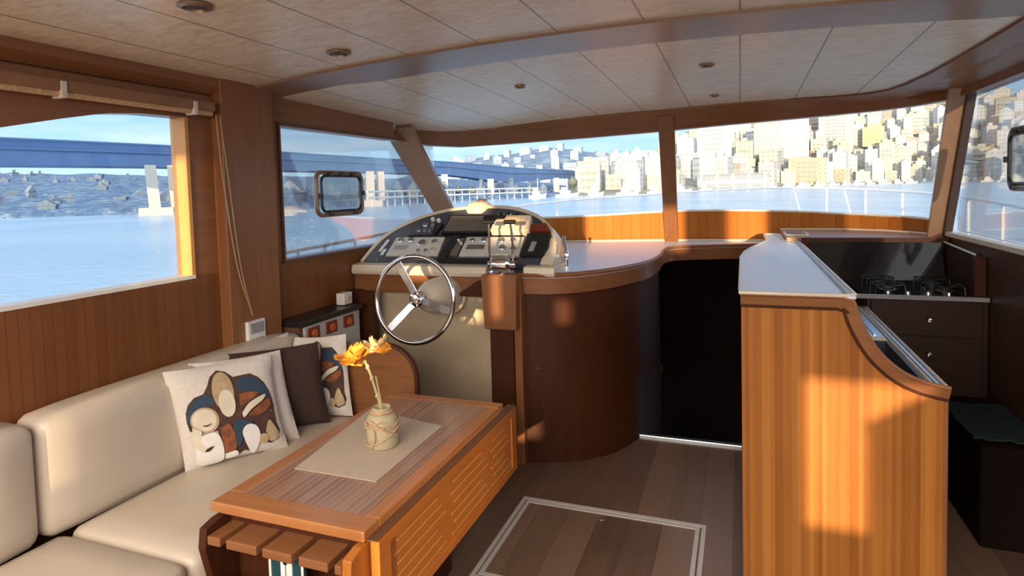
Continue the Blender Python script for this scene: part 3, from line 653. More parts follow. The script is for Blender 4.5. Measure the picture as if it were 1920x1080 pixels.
# ---- steering wheel ------------------------------------------------------------
WC = Vector((-1.575, 2.76, .948)); WN = Vector((0.02, -1, .10)).normalized()
sw = thing('steering_wheel', 'chrome rimmed steering wheel with three flat spokes in front of the cream panel', 'steering wheel', WC)
ex = Vector((0, 0, 1)).cross(WN).normalized()*-1
if ex.x < 0: ex = -ex
ey = WN.cross(ex).normalized()
if ey.z < 0: ey = -ey
Wp = lambda a, r, h=0.0: WC+ex*math.cos(a)*r+ey*math.sin(a)*r+WN*h
m = MB(); m.tube([Wp(2*PI*k/64, .222, .03) for k in range(64)], .0125, 12, True); m.build('rim', 'chrome', sw, True)
for a in (118, 228, 345):
    a = math.radians(a); m = MB(); dx = ex*math.cos(a)+ey*math.sin(a); dy = -ex*math.sin(a)+ey*math.cos(a)
    rings = []
    for r_, w_, h_ in ((.03, .020, .0), (.08, .019, .006), (.15, .021, .02), (.218, .020, .03)):
        c = WC+dx*r_+WN*h_; rings.append([c-dy*w_-WN*.003, c+dy*w_-WN*.003, c+dy*w_+WN*.003, c-dy*w_+WN*.003])
    m.loft(rings); m.build('spoke', 'steel', sw, False, .002)
MB().lathe([(.0, .03), (.022, .028), (.034, .015), (.042, 0), (.045, -.02), (.032, -.045), (.03, -.07)], WC, 24, WN).build('hub', 'chrome', sw, True)
m = MB(); 
for k in range(5): m.lathe([(.007, 0), (.007, .008), (0, .01)], Wp(2*PI*k/5, .032, .014), 8, WN)
m.build('hub_bolts', 'steel', sw, True)
MB().lathe([(.03, .06), (.045, .075), (.075, .12), (.095, .19), (.105, .28), (.108, .345), (.12, .35), (.12, .375)], WC, 28, -WN).build('steering_column', 'cream_gelcoat', sw, True)

# ================================================================== GALLEY
gi = thing('galley_island', 'honey coloured island of narrow upright boards with a swooping end, right of the companionway', 'kitchen island', (.3, 2.6, 0))
prof = [(0.0, 1.10), (.345, 1.10), (.352, 1.075), (.362, 1.04), (.380, 1.0), (.402, .96), (.428, .925), (.462, .892), (.50, .866), (.545, .848), (.59, .838), (.615, .834)]
prof = [(p.x, p.z) for p in smooth_path([(a, 0, b) for a, b in prof[1:]], 3)]
m = MB(); poly = [(0.0, 0), (0.0, 1.10)]+[(a-.004, b-.004) for a, b in prof]+[(.600, .80), (.600, 0)]
m.prism(poly, 1, 2.25, 2.275); m.build('end_panel', 'island_boards', gi)
box(.598, .612, 2.247, 2.30, 0, .80).build('corner_moulding', 'teak_z', gi, False, .004)
# moulding that follows the swoop
m = MB(); path = [Vector((a, 0, b)) for a, b in prof]
path = [Vector((-.002, 0, 1.112)), Vector((.15, 0, 1.112)), Vector((.30, 0, 1.112))]+path
inn = []
for i, p in enumerate(path):
    a = path[max(0, i-1)]; b = path[min(len(path)-1, i+1)]; t = (b-a).normalized(); n = Vector((-t.z, 0, t.x)); inn.append(p-n*.034)
def yy(L, y): return [Vector((p.x, y, p.z)) for p in L]
m.strip_solid([yy(path, 2.236), yy(inn, 2.244)], [yy(path, 2.285), yy(inn, 2.285)]); m.build('swooping_moulding', 'teak_x', gi, True)
m = MB(); m.tube([Vector((p.x, 2.243, p.z)) for p in inn], .005, 8); m.build('bead', 'cabinet_dark', gi, True)
m = MB(); m.tube([Vector((p.x, 2.242, p.z+.006)) for p in path], .007, 8); m.build('top_edging', 'teak_x', gi, True)
TP = [(-.004, 2.238), (0.0, 3.34), (.02, 3.60), (.062, 3.852), (.11, 4.06), (.138, 4.206), (.158, 4.30), (.16, 4.864), (.272, 4.864), (.264, 4.33), (.30, 4.25), (.341, 4.217), (.349, 4.0), (.353, 2.238)]
body = [(.0, 2.275), (.0, 3.34), (.03, 3.62), (.075, 3.86), (.15, 4.2), (.17, 4.86), (.26, 4.86), (.26, 4.33), (.335, 4.2), (.34, 2.275)]
MB().prism(body, 2, -1.3, 1.112).build('carcass', 'teak_z', gi)
MB().prism(TP, 2, 1.112, 1.124).build('raised_counter', 'counter_white', gi, False, .004)
m = MB(); loop = [Vector((x, y, 1.124)) for x, y in TP]; m.tube(resample(loop+[loop[0]], 90)[:-1], .0065, 8, True); m.build('raised_counter_rim', 'counter_edge', gi, True)
m = MB(); m.box(.325, .333, 2.27, 4.2, 1.124, 1.13); m.build('inner_rim_line', 'grey_plastic', gi)
box(.34, .605, 2.275, 3.6, 0, .60).build('lower_carcass', 'galley_dark', gi)
m = aft([], 0, 0, 0, 0, 0, 0) if 0 else MB()
# lower counter with a sink hole
for a in ((.34, .615, 2.24+.02, 2.33), (.34, .615, 2.87, 3.6), (.34, .365, 2.33, 2.87), (.565, .615, 2.33, 2.87)): m.box(a[0], a[1], a[2], a[3], .80, .838)
m.build('lower_counter', 'counter_white', gi)
for x, mt in ((.607, 'counter_edge'), (.588, 'steel'), (.572, 'counter_edge')):
    m = MB(); m.tube([(x, 2.26, .843), (x, 3.58, .843)], .005, 8); m.build('fiddle_rail', mt, gi, True)
box(.585, .612, 2.28, 3.6, .60, .80).build('galley_side_rail', 'galley_dark', gi)
sk = thing('sink', 'dark blue grey sink basin sunk into the lower counter of the island', 'sink', (.46, 2.6, .84))
m = MB(); X0, X1, Y0, Y1 = .367, .563, 2.332, 2.868
for a in ((X0, X1, Y0, Y1, .655, .665), (X0, X0+.006, Y0, Y1, .66, .836), (X1-.006, X1, Y0, Y1, .66, .836), (X0, X1, Y0, Y0+.006, .66, .836), (X0, X1, Y1-.006, Y1, .66, .836)): m.box(*a)
m.build('basin', 'navy_panel', sk)
MB().lathe([(.022, 0), (.02, .006), (.0, .004)], (.46, 2.55, .665), 16).build('drain', 'steel', sk, True)
m = MB(); m.tube(smooth_path([(.385, 2.72, .84), (.385, 2.72, .90), (.40, 2.71, .93), (.43, 2.70, .93)], 4), .008, 8); m.build('tap', 'chrome', sk, True)
dr = thing('draining_board', 'ribbed stainless draining board beyond the sink on the lower counter', 'draining board', (.47, 3.2, .838))
box(.35, .56, 2.90, 3.56, .838, .843).build('plate', 'steel', dr)
for k in range(7): box(.37+k*.026, .378+k*.026, 2.93, 3.5, .843, .850).build('rib', 'steel', dr)
box(.355, .56, 2.872, 2.898, .838, .846).build('end_lip', 'counter_edge', dr)
# stove
sc = thing('galley_cabinet', 'dark brown galley cupboard under the stove against the starboard wall', 'cabinet', (.85, 3.9, 0))
box(.62, 1.145, 3.62, 4.25, 0, .895).build('carcass', 'galley_dark', sc)
box(.635, 1.12, 3.605, 3.622, .70, .88).build('drawer', 'galley_dark', sc, False, .003)
box(.635, 1.12, 3.605, 3.622, .40, .69).build('cupboard_door', 'galley_dark', sc, False, .003)
for z_ in (.785, .61):
    MB().lathe([(.006, 0), (.006, .012), (.013, .018), (.011, .026), (0, .028)], (.893, 3.606, z_), 14, (0, -1, 0)).build('knob', 'chrome', sc, True)
box(.53, 1.145, 3.60, 3.625, .885, .905).build('front_edge', 'grey_plastic', sc)
st = thing('stove', 'black gas hob with wire pan supports and a raised dark glass lid', 'stove', (.85, 3.9, .9))
box(.60, 1.13, 3.625, 4.14, .895, .905).build('hob_plate', 'black_glass', st)
for x, y in ((.74, 3.76), (1.0, 3.76), (.74, 4.0), (1.0, 4.0)):
    b = MB().lathe([(.045, 0), (.045, .01), (.03, .014), (.03, .02), (0, .022)], (x, y, .905), 20).build('burner', 'black_plastic', st, True)
    m = MB()
    for k in range(4):
        a = PI/4+k*PI/2; m.tube([(x+math.cos(a)*.025, y+math.sin(a)*.025, .942), (x+math.cos(a)*.095, y+math.sin(a)*.095, .942), (x+math.cos(a)*.10, y+math.sin(a)*.10, .906)], .004, 6)
    m.tube([(x+math.cos(2*PI*k/20)*.075, y+math.sin(2*PI*k/20)*.075, .942) for k in range(20)], .003, 6, True)
    m.build('pan_support', 'black_plastic', st, True)
for k in range(4): MB().lathe([(.014, 0), (.012, .014), (0, .015)], (.72+k*.09, 3.655, .905), 12).build('control_knob', 'steel', st, True)
m = MB(); m.hexa([(.50, 4.15, .905), (1.11, 4.15, .905), (1.11, 4.165, .905), (.50, 4.165, .905), (.40, 4.21, 1.125), (1.10, 4.21, 1.125), (1.10, 4.225, 1.125), (.40, 4.225, 1.125)]); m.build('glass_lid', 'black_glass', st)
lg = thing('galley_ledge', 'narrow dark ledge behind the stove under the starboard end of the windshield', 'ledge', (.8, 4.5, 1.12))
MB().prism([(.275, 4.24), (.275, 4.95), (.70, 4.93), (.92, 4.80), (1.07, 4.58), (1.145, 4.38), (1.145, 4.24)], 2, 1.125, 1.15).build('ledge_top', 'teak_x', lg)
m = MB(); m.tube([(.275, 4.93, 1.156), (.70, 4.91, 1.156), (.92, 4.78, 1.156), (1.07, 4.56, 1.156), (1.135, 4.38, 1.156)], .007, 6); m.build('pale_bead', 'counter_edge', lg, True)
MB().prism([(.285, 4.36), (.285, 4.58), (.31, 4.62), (.37, 4.62), (.40, 4.58), (.40, 4.36)], 2, 1.150, 1.153).build('corner_recess', 'black_plastic', lg)
m = MB(); m.tube(smooth_path([(.285, 4.62, 1.156), (.282, 4.42, 1.156), (.30, 4.35, 1.156), (.39, 4.345, 1.156), (.41, 4.38, 1.156), (.41, 4.6, 1.156)], 4), .008, 6); m.build('recess_rim', 'counter_edge', lg, True)
box(.36, 1.145, 4.232, 4.25, 1.09, 1.15).build('ledge_front', 'cabinet_dark', lg)
box(.36, 1.145, 4.25, 4.27, .60, 1.12).build('riser', 'galley_dark', lg)
sp = thing('side_fiddle', 'brown wooden side board with a pale top edge beside the stove', 'side board', (1.12, 3.95, .9))
MB().prism([(3.70, .90), (3.70, 1.09), (3.75, 1.11), (4.23, 1.125), (4.23, .90)], 0, 1.115, 1.147).build('board', 'galley_dark', sp)
m = MB(); m.tube([(1.118, 3.72, 1.108), (1.118, 4.22, 1.128)], .006, 6); m.build('top_edging', 'counter_edge', sp, True)
box(1.10, 1.148, 3.655, 3.70, .6, 1.10).build('end_post', 'cabinet_dark', sp, False, .005)
# low locker on the starboard side with a dark cloth
lk = thing('storage_locker', 'low black locker in the shadow beside the starboard wall', 'locker', (1.0, 3.1, 0))
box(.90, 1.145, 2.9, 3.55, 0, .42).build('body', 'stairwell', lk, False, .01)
MB().lathe([(.006, 0), (.014, .01), (.012, .02), (0, .022)], (1.09, 2.90, .33), 12, (0, -1, 0)).build('knob', 'white_plastic', lk, True)
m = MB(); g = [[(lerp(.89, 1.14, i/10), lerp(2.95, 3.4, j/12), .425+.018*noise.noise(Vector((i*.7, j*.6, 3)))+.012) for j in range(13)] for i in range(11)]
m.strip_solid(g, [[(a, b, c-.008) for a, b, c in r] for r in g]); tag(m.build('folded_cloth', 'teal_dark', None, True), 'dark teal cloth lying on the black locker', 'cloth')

# ================================================================== SOFA
def cushion(name, x0, x1, y0, y1, z0, z1, lab, grp=None, lean=0.0, puff=.012, r=.035):
    n = 10; m = MB(); 
    import bmesh
    o = None
    def P(u, v, w):   # superellipsoid-like rounded box
        p = Vector((u, v, w)); return p
    m.box(0, 1, 0, 1, 0, 1); m.v = []; m.f = []
    # subdivide each face of a cube and round it
    for ax in range(3):
        for s in (0, 1):
            base = len(m.v)
            for i in range(n+1):
                for j in range(n+1):
                    q = [0, 0, 0]; q[ax] = s; q[(ax+1) % 3] = i/n; q[(ax+2) % 3] = j/n
                    m.v.append(Vector(q))
            for i in range(n):
                for j in range(n):
                    f = (base+i*(n+1)+j, base+(i+1)*(n+1)+j, base+(i+1)*(n+1)+j+1, base+i*(n+1)+j+1); m.f.append(f)
    L = Vector((x1-x0, y1-y0, z1-z0)); out = []
    for v in m.v:
        # spread samples toward the edges
        q = [0.5-0.5*math.cos(PI*c) if 0 < c < 1 else c for c in v]
        p = Vector((q[0]*L.x, q[1]*L.y, q[2]*L.z)); rr = r
        cc = Vector([min(max(p[k], rr), L[k]-rr) for k in range(3)]); d = p-cc
        if d.length > rr*1.0: p = cc+d.normalized()*rr
        # puff
        b = 1.0
        for k in range(3): pass
        cx = [2*q[k]-1 for k in range(3)]
        p.x += puff*(cx[0])*(1-cx[1]**4)*(1-cx[2]**4); p.z += puff*(cx[2])*(1-cx[0]**4)*(1-cx[1]**4)
        out.append(Vector((x0+p.x-lean*(q[2]), y0+p.y, z0+p.z)))
    m.v = out
    # merge
    import bmesh as _b
    o = m.build(name, 'cream_leather', None, True)
    bm = _b.new(); bm.from_mesh(o.data); _b.ops.remove_doubles(bm, verts=bm.verts, dist=.0004); _b.ops.recalc_face_normals(bm, faces=bm.faces); bm.to_mesh(o.data); bm.free()
    for p in o.data.polygons: p.use_smooth = True
    tag(o, lab, 'cushion', grp); return o
sb = thing('built_in_sofa', 'low wooden base of the built in sofa along the port wall', 'sofa', (-1.85, .8, 0))
box(-2.19, -1.54, -1.2, 2.40, 0, .27).build('plinth', 'cabinet_dark', sb)
box(-2.19, -1.515, -1.2, 2.40, .27, .30).build('seat_board', 'teak_y', sb)
cushion('seat_cushion', -2.04, -1.50, .0, 1.268, .30, .452, 'cream leather seat cushion nearest the viewer at the lower left')
cushion('seat_cushion', -2.04, -1.50, 1.275, 2.40, .30, .452, 'cream leather seat cushion under the patterned pillows, behind the wooden table')
cushion('back_cushion', -2.175, -2.02, -.1, 1.20, .44, .83, 'cream leather back cushion cut off by the left edge of the view', lean=.0, r=.045)
cushion('back_cushion', -2.175, -2.02, 1.207, 2.42, .44, .83, 'cream leather back cushion with a bright glint, left of the patterned pillows', lean=.0, r=.045)

# end panel of the sofa
ep = thing('sofa_end_panel', 'rounded wooden end panel of the sofa in front of the cream helm panel', 'panel', (-1.7, 2.44, 0))
pl = [(-2.19, 0), (-2.19, .785), (-1.56, .785)]+[(-1.56+.15*math.sin(a), .635+.15*math.cos(a)) for a in [PI/2*k/10 for k in range(1, 11)]]+[(-1.41, 0)]
MB().prism(pl, 1, 2.425, 2.455).build('panel', 'teak_x', ep, False, .003)
edge = [Vector((x, 2.44, z)) for x, z in pl[1:]]
m = MB(); m.tube(edge[1:], .016, 8); m.build('edge_moulding', 'cabinet_dark', ep, True)
m = MB(); m.box(-2.18, -1.56, 2.425, 2.455, .785, .799); m.build('top_rail', 'steel', ep)

# ---- pillows ------------------------------------------------------------------
def pillow(name, BL, BR, TL, TR, t, mt, lab, design=None, hh=[0]):
    BL, BR, TL, TR = map(Vector, (BL, BR, TL, TR)); n = 18
    nrm = (BR-BL).cross(TL-BL).normalized()
    c0 = (BL+BR+TL+TR)/4
    root = thing(name, lab, 'pillow', (BL+BR)/2)
    def S(u, v, side, h=0.0):
        p = BL.lerp(BR, u).lerp(TL.lerp(TR, u), v)
        a, b = 2*u-1, 2*v-1
        pin = 1-.06*(1-abs(a)**2)*(abs(b)**6)-.0
        q = c0+(p-c0)*(1-.045*((1-a*a)*b**8+(1-b*b)*a**8))
        th = t*((1-abs(a)**2.6)*(1-abs(b)**2.6))**.55
        wr = .004*noise.noise(Vector((u*5, v*5, t*40)))*min(1, th*40)
        return q+nrm*side*(th+.002+wr+h)
    m = MB(); fr = [[S(i/n, j/n, 1) for i in range(n+1)] for j in range(n+1)]; bk = [[S(i/n, j/n, -1) for i in range(n+1)] for j in range(n+1)]
    m.strip_solid(fr, bk); cov = m.build('cover', mt, root, True)
    if design:
        for q_, (nm, mtl, pts) in enumerate(design):
            # fan of the outline, finely sampled so that it follows the cloth
            P = [Vector((a, b, 0)) for a, b in pts]; c = sum(P, Vector())/len(P); ol = resample(smooth_path(P+[P[0]], 5), 37)[:-1]; rows = []
            for k in range(7): rows.append([S(*(c.lerp(q, 1-k/6)).to_2d(), 1, .0012+.0007*q_) for q in ol+[ol[0]]])
            m = MB(); m.strip_solid(rows, [[p-nrm*.0008 for p in r] for r in rows]); m.build(nm, mtl, root, True)
    return root
def ell(cx, cy, rx, ry, n=14, rot=0): 
    return [(cx+rx*math.cos(2*PI*k/n)*math.cos(rot)-ry*math.sin(2*PI*k/n)*math.sin(rot), cy+rx*math.cos(2*PI*k/n)*math.sin(rot)+ry*math.sin(2*PI*k/n)*math.cos(rot)) for k in range(n)]
ELE = [('print_outline', 'brown_ink', [(.105, .50), (.12, .62), (.20, .72), (.32, .76), (.37, .88), (.47, .95), (.57, .88), (.61, .84), (.74, .86), (.86, .76), (.93, .56), (.93, .30), (.95, .16), (.80, .11), (.72, .20), (.66, .06), (.60, .12), (.50, .07), (.36, .08), (.37, .36), (.20, .37), (.12, .40)]),
       ('print_head_band', 'navy_ink', [(.115, .50), (.13, .60), (.20, .69), (.31, .74), (.37, .70), (.37, .64), (.27, .62), (.18, .55), (.14, .46)]),
       ('print_back_band', 'navy_ink', [(.60, .79), (.66, .835), (.78, .81), (.87, .70), (.92, .55), (.86, .60), (.78, .66), (.66, .70), (.61, .72)]),
       ('print_head', 'tan_ink', ell(.265, .495, .128, .128)),
       ('print_head', 'cream_ink', ell(.262, .50, .108, .108)),
       ('print_ear', 'tan_ink', ell(.475, .74, .098, .185)),
       ('print_ear_fold', 'cream_ink', ell(.49, .62, .075, .135)),
       ('print_body', 'rust_ink', [(.61, .68), (.70, .69), (.80, .65), (.70, .60), (.61, .57)]),
       ('print_body', 'cream_ink', [(.61, .50), (.70, .585), (.86, .625), (.83, .575), (.71, .52), (.62, .45)]),
       ('print_body', 'rust_ink', [(.66, .46), (.74, .51), (.88, .57), (.90, .50), (.78, .44)]),
       ('print_leg', 'tan_ink', [(.80, .26), (.85, .36), (.90, .28), (.93, .17), (.83, .14)]),
       ('print_knee', 'navy_ink', [(.49, .34), (.53, .44), (.61, .43), (.69, .38), (.60, .35), (.56, .22), (.51, .18)]),
       ('print_leg', 'white_ink', [(.585, .22), (.58, .32), (.64, .375), (.72, .34), (.74, .23), (.68, .09), (.63, .06)]),
       ('print_belly', 'rust_ink', [(.385, .40), (.485, .41), (.495, .16), (.385, .15)]),
       ('print_foot', 'white_ink', [(.385, .13), (.49, .14), (.495, .08), (.385, .075)]),
       ('print_foot', 'tan_ink', ell(.77, .19, .045, .055)),
       ('print_leg', 'white_ink', [(.18, .355), (.355, .355), (.355, .07), (.13, .06), (.13, .20)]),
       ('print_trunk', 'cream_ink', [(.145, .46), (.125, .34), (.15, .23), (.20, .185), (.25, .20), (.22, .24), (.19, .28), (.19, .36), (.22, .40)]),
       ('print_tusk', 'brown_ink', [(.205, .20), (.25, .195), (.30, .24), (.26, .235), (.235, .225)]),
       ('print_eye', 'brown_ink', [(.23, .465), (.27, .445), (.32, .47), (.27, .458)])]
pillow('elephant_pillow', (-2.0, 1.69, .455), (-1.765, 1.985, .46), (-2.03, 1.64, .855), (-1.86, 2.01, .845), .05, 'linen', 'white square pillow printed with a patchwork elephant, nearest of the pillows on the sofa', ELE)
pillow('cream_pillow', (-2.03, 1.80, .455), (-1.78, 2.075, .46), (-2.06, 1.78, .845), (-1.875, 2.085, .835), .04, 'linen', 'plain cream pillow just behind the nearest elephant pillow')
pillow('brown_pillow', (-2.07, 2.00, .455), (-1.765, 2.27, .46), (-2.09, 1.92, .84), (-1.80, 2.245, .835), .05, 'dark_fabric', 'plain dark brown pillow between the two printed pillows')
pillow('elephant_pillow', (-2.07, 2.24, .455), (-1.72, 2.375, .455), (-2.0, 2.33, .825), (-1.76, 2.40, .84), .035, 'linen', 'white pillow with an elephant print half hidden behind the orange flowers', ELE)
pillow('white_pillow', (-2.03, 2.06, .46), (-2.0, 2.33, .46), (-2.09, 2.08, .84), (-2.05, 2.34, .845), .03, 'linen', 'plain off white pillow leaning on the backrest behind the brown pillow')

# ---- inverter box and shelf at the sofa end ---------------------------------------
sh = thing('side_shelf', 'dark wooden shelf against the port wall behind the sofa end', 'shelf', (-2.1, 2.75, .62))
box(-2.195, -2.04, 2.46, 3.05, .60, .655).build('board', 'cabinet_dark', sh)
box(-2.195, -2.0, 3.0, 3.05, .0, .93).build('upright', 'cabinet_dark', sh)
pb = thing('power_panel', 'grey power box with three red brown sockets on the shelf behind the pillows', 'power box', (-2.1, 2.7, .655))
m = MB(); m.prism([(-2.19, .655), (-2.05, .655), (-2.05, .845), (-2.19, .845)], 1, 2.46, 2.93); m.build('case', 'light_grey', pb, False, .004)
box(-2.193, -2.035, 2.42, 2.95, .845, .875).build('lid', 'black_plastic', pb, False, .004)
box(-2.193, -2.06, 2.43, 2.458, .655, .845).build('end_plate', 'frame_dark', pb)
for k, y in enumerate((2.525, 2.67, 2.82)):
    s_ = box(-2.052, -2.042, y-.045, y+.045, .765, .83).build('socket', 'red_brown', pb, False, .004)
    MB().lathe([(.02, 0), (.02, .008), (0, .009)], (-2.042, y, .797), 16, (1, 0, 0)).build('socket_core', 'orange_lens', s_, True)
so = thing('wall_socket', 'small white socket on the port wall above the dark lid of the power box', 'socket', (-2.17, 2.95, .92))
box(-2.14, -2.085, 2.84, 2.92, .878, .945).build('plate', 'white_plastic', so, False, .006)
MB().lathe([(.014, 0), (.014, .008), (0, .006)], (-2.085, 2.88, .915), 14, (1, 0, 0)).build('outlet', 'taupe_cloth', so, True)
tm = thing('thermostat', 'small white wall thermostat with a grey display on the wooden post', 'thermostat', (-2.14, 2.23, .85))
box(-2.142, -2.122, 2.165, 2.275, .822, .925).build('case', 'white_plastic', tm, False, .004)
box(-2.122, -2.119, 2.18, 2.262, .866, .914).build('display', 'grey_plastic', tm)
for k in range(3): box(-2.122, -2.118, 2.185+k*.025, 2.20+k*.025, .833, .843).build('button', 'grey_plastic', tm)

# ---- roller blind at the port window ------------------------------------------
rb_ = thing('roller_blind', 'rolled up brown blind with its rail across the top of the big port window', 'blind', (-2.16, 1.2, 1.85))
m = MB(); m.box(-2.182, -2.125, .2, 2.05, 1.872, 1.915); m.build('cassette', 'valance', rb_, False, .01)
m = MB(); m.tube([(-2.145, .22, 1.866), (-2.145, 2.04, 1.866)], .012, 10); m.build('bottom_bar', 'twine', rb_, True)
for y in (1.41, 1.94): box(-2.17, -2.118, y-.008, y+.008, 1.85, 1.905).build('bracket', 'linen', rb_)
m = MB(); m.tube(smooth_path([(-2.13, 2.07, 1.86), (-2.12, 2.09, 1.6), (-2.125, 2.14, 1.2), (-2.125, 2.20, .95)], 5), .003, 6); m.tube(smooth_path([(-2.13, 2.05, 1.86), (-2.12, 2.06, 1.6), (-2.125, 2.12, 1.2), (-2.125, 2.20, .95)], 5), .003, 6); m.build('pull_cord', 'rope', rb_, True)

# ---- opening portlights set in the window glass ------------------------------------
def portlight(x, y0, y1, z0, z1, side, lab, mt):
    r = thing('opening_portlight', lab, 'portlight', (x, (y0+y1)/2, (z0+z1)/2)); cy, cz, a, b, rad = (y0+y1)/2, (z0+z1)/2, (y1-y0)/2, (z1-z0)/2, .045
    pts = []
    for (sy, sz, a0) in ((1, 1, 0), (-1, 1, 90), (-1, -1, 180), (1, -1, 270)):
        for k in range(7):
            t = math.radians(a0+15*k); pts.append(Vector((x, cy+sy*(a-rad)+rad*math.cos(t), cz+sz*(b-rad)+rad*math.sin(t))))
    MB().tube(pts, .013, 8, True).build('outer_frame', mt, r, True)
    inner = [Vector((x+side*.012, cy+(p.y-cy)*.86, cz+(p.z-cz)*.84)) for p in pts]
    MB().tube(inner, .008, 8, True).build('inner_frame', 'black_plastic', r, True)
    for yy_, zz_ in ((cy-a*.5, cz+b*.93), (cy, cz+b*.93), (cy+a*.5, cz+b*.93), (cy-a*.5, cz-b*.93), (cy+a*.55, cz-b*.93), (cy+a*.93, cz), (cy-a*.93, cz-b*.1)):
        box(x+side*.005, x+side*.03, yy_-.012, yy_+.012, zz_-.014, zz_+.014).build('dog_clip', 'rubber', r, False, .004)
    MB().prism([(p.y, p.z) for p in inner], 0, x+side*.010, x+side*.013).build('pane', 'window_glass', r)
    return r
portlight(-2.235, 2.83, 3.27, 1.385, 1.63, 1, 'square opening portlight with a bronze rim in the second port window', 'bronze')
portlight(1.185, 3.12, 3.50, 1.445, 1.715, -1, 'square opening portlight with dark clips at the right edge of the view', 'grey_plastic')

# ================================================================== TABLE
tb = thing('saloon_table', 'varnished teak drop leaf table with striped planking in front of the sofa', 'table', (-1.2, 1.85, 0))
TX0, TX1, TY0, TY1, TZ = -1.482, -.945, 1.33, 2.352, .60
box(TX0+.05, TX1-.05, TY0+.075, TY1-.06, TZ-.028, TZ).build('planked_top', 'table_boards', tb)
box(TX0, TX1, TY0, TY0+.075, TZ-.03, TZ+.001).build('end_board', 'table_edge', tb, False, .004)
box(TX0, TX1, TY1-.06, TY1, TZ-.03, TZ+.001).build('end_board', 'table_edge', tb, False, .004)
box(TX0, TX0+.05, TY0+.075, TY1-.06, TZ-.03, TZ+.0005).build('side_board', 'table_edge_y', tb, False, .003)
box(TX1-.05, TX1, TY0+.075, TY1-.06, TZ-.03, TZ+.0005).build('side_board', 'table_edge_y', tb, False, .003)
box(TX0+.04, TX1-.03, TY0+.03, TY1-.04, TZ-.075, TZ-.03).build('apron', 'cabinet_dark', tb)
box(-1.34, -1.08, 1.62, 2.1, 0, TZ-.075).build('pedestal', 'cabinet_dark', tb, False, .01)
LX = -.925
lf = box(LX-.012, LX+.012, 1.345, 2.405, .305, .572).build('drop_leaf', 'leaf_wood', tb, False, .003)
box(LX-.026, LX+.012, 1.34, 2.41, .572, .576).build('leaf_top_edge', 'frame_dark', tb)
for (y0, y1) in ((1.345, 1.40), (2.35, 2.405)): box(LX+.012, LX+.017, y0, y1, .305, .572).build('leaf_stile', 'leaf_wood', lf)
for (z0, z1) in ((.545, .572), (.305, .33)): box(LX+.012, LX+.017, 1.40, 2.35, z0, z1).build('leaf_rail', 'leaf_wood', lf)
for y0, y1 in ((1.42, 1.74), (1.78, 2.10), (2.13, 2.34)):
    for k in range(6):
        z_ = .352+k*.034; box(LX+.012, LX+.0132, y0+.02*(k % 2), y1-.03*(k % 3), z_, z_+.0032).build('inlay_line', 'inlay', lf)
# the slatted rack at the near end
rk = thing('magazine_rack', 'slatted wooden rack hung on the near end of the table', 'rack', (-1.2, 1.32, .28))
for x0, x1 in ((-1.432, -1.385), (-1.363, -1.255), (-1.235, -1.135), (-1.112, -1.018), (-.997, -.975)):
    box(x0, x1, 1.268, 1.385, .512, .538).build('slat', 'teak_x', rk, False, .003)
for x, mt_ in ((-1.462, 'cabinet_dark'), (-.972, 'leaf_wood')):  # lit orange of the right bracket is put into its wood colour
    MB().prism([(1.40, .566), (1.315, .566), (1.27, .555), (1.262, .50), (1.285, .40), (1.33, .30), (1.40, .28)], 0, x, x+.028).build('side_bracket', mt_, rk, False, .003)
box(-1.434, -.972, 1.385, 1.40, .28, .55).build('back_board', 'cabinet_dark', rk)
box(-1.434, -.972, 1.275, 1.29, .30, .40).build('front_rail', 'teak_x', rk, False, .003)
box(-1.434, -.972, 1.29, 1.385, .30, .312).build('floor_board', 'cabinet_dark', rk)
bk = thing('magazine', 'dark teal magazine with white bands standing in the rack', 'magazine', (-1.18, 1.32, .312))
box(-1.240, -1.122, 1.300, 1.312, .313, .508).build('cover', 'book_teal', bk)
for x0, x1 in ((-1.240, -1.233), (-1.199, -1.184), (-1.180, -1.160), (-1.129, -1.122)): box(x0, x1, 1.297, 1.300, .313, .508).build('white_band', 'white_plastic', bk)
MB().lathe([(.007, 0), (.007, .002), (0, .002)], (-1.182, 1.297, .492), 12, (0, -1, 0)).build('dot', 'black_plastic', bk)
# mat
m = MB(); q = [(-1.383, 1.58), (-1.071, 1.582), (-1.077, 2.049), (-1.453, 2.12)]
g = []
for i in range(13):
    u = i/12; a = Vector(q[0]).lerp(Vector(q[1]), u); b = Vector(q[3]).lerp(Vector(q[2]), u)
    g.append([(*(a.lerp(b, j/14)), TZ+.0035+.0012*noise.noise(Vector((i*.5, j*.5, 1)))) for j in range(15)])
m.strip_solid(g, [[(a, b, TZ+.0012) for a, b, c in r] for r in g]); tag(m.build('table_runner', 'taupe_cloth', None, True), 'plain taupe cloth mat lying on the teak table under the jar', 'table mat')
# jar
vs = thing('vase_jar', 'small sandy glass jar tied with twine, standing on the table mat', 'jar', (-1.20, 1.825, TZ+.006))
C0 = Vector((-1.20, 1.825, TZ+.006))
MB().lathe([(.050, 0), (.055, .006), (.056, .07), (.055, .098), (.046, .112), (.033, .118), (.034, .137), (.031, .139), (.028, .12), (.0, .115)], C0, 28).build('body', 'sand_jar', vs, True)
m = MB(); m.tube([C0+Vector((.060*math.cos(t), .060*math.sin(t), .085+.008*math.sin(2*t))) for t in [2*PI*k/24 for k in range(24)]], .003, 6, True)
m.tube([C0+Vector((.061*math.cos(t), .061*math.sin(t), .05+.035*math.sin(t+.6))) for t in [2*PI*k/24 for k in range(24)]], .003, 6, True)
m.tube([C0+Vector((.061*math.cos(t), .061*math.sin(t), .05-.03*math.sin(t+.2))) for t in [2*PI*k/24 for k in range(24)]], .003, 6, True)
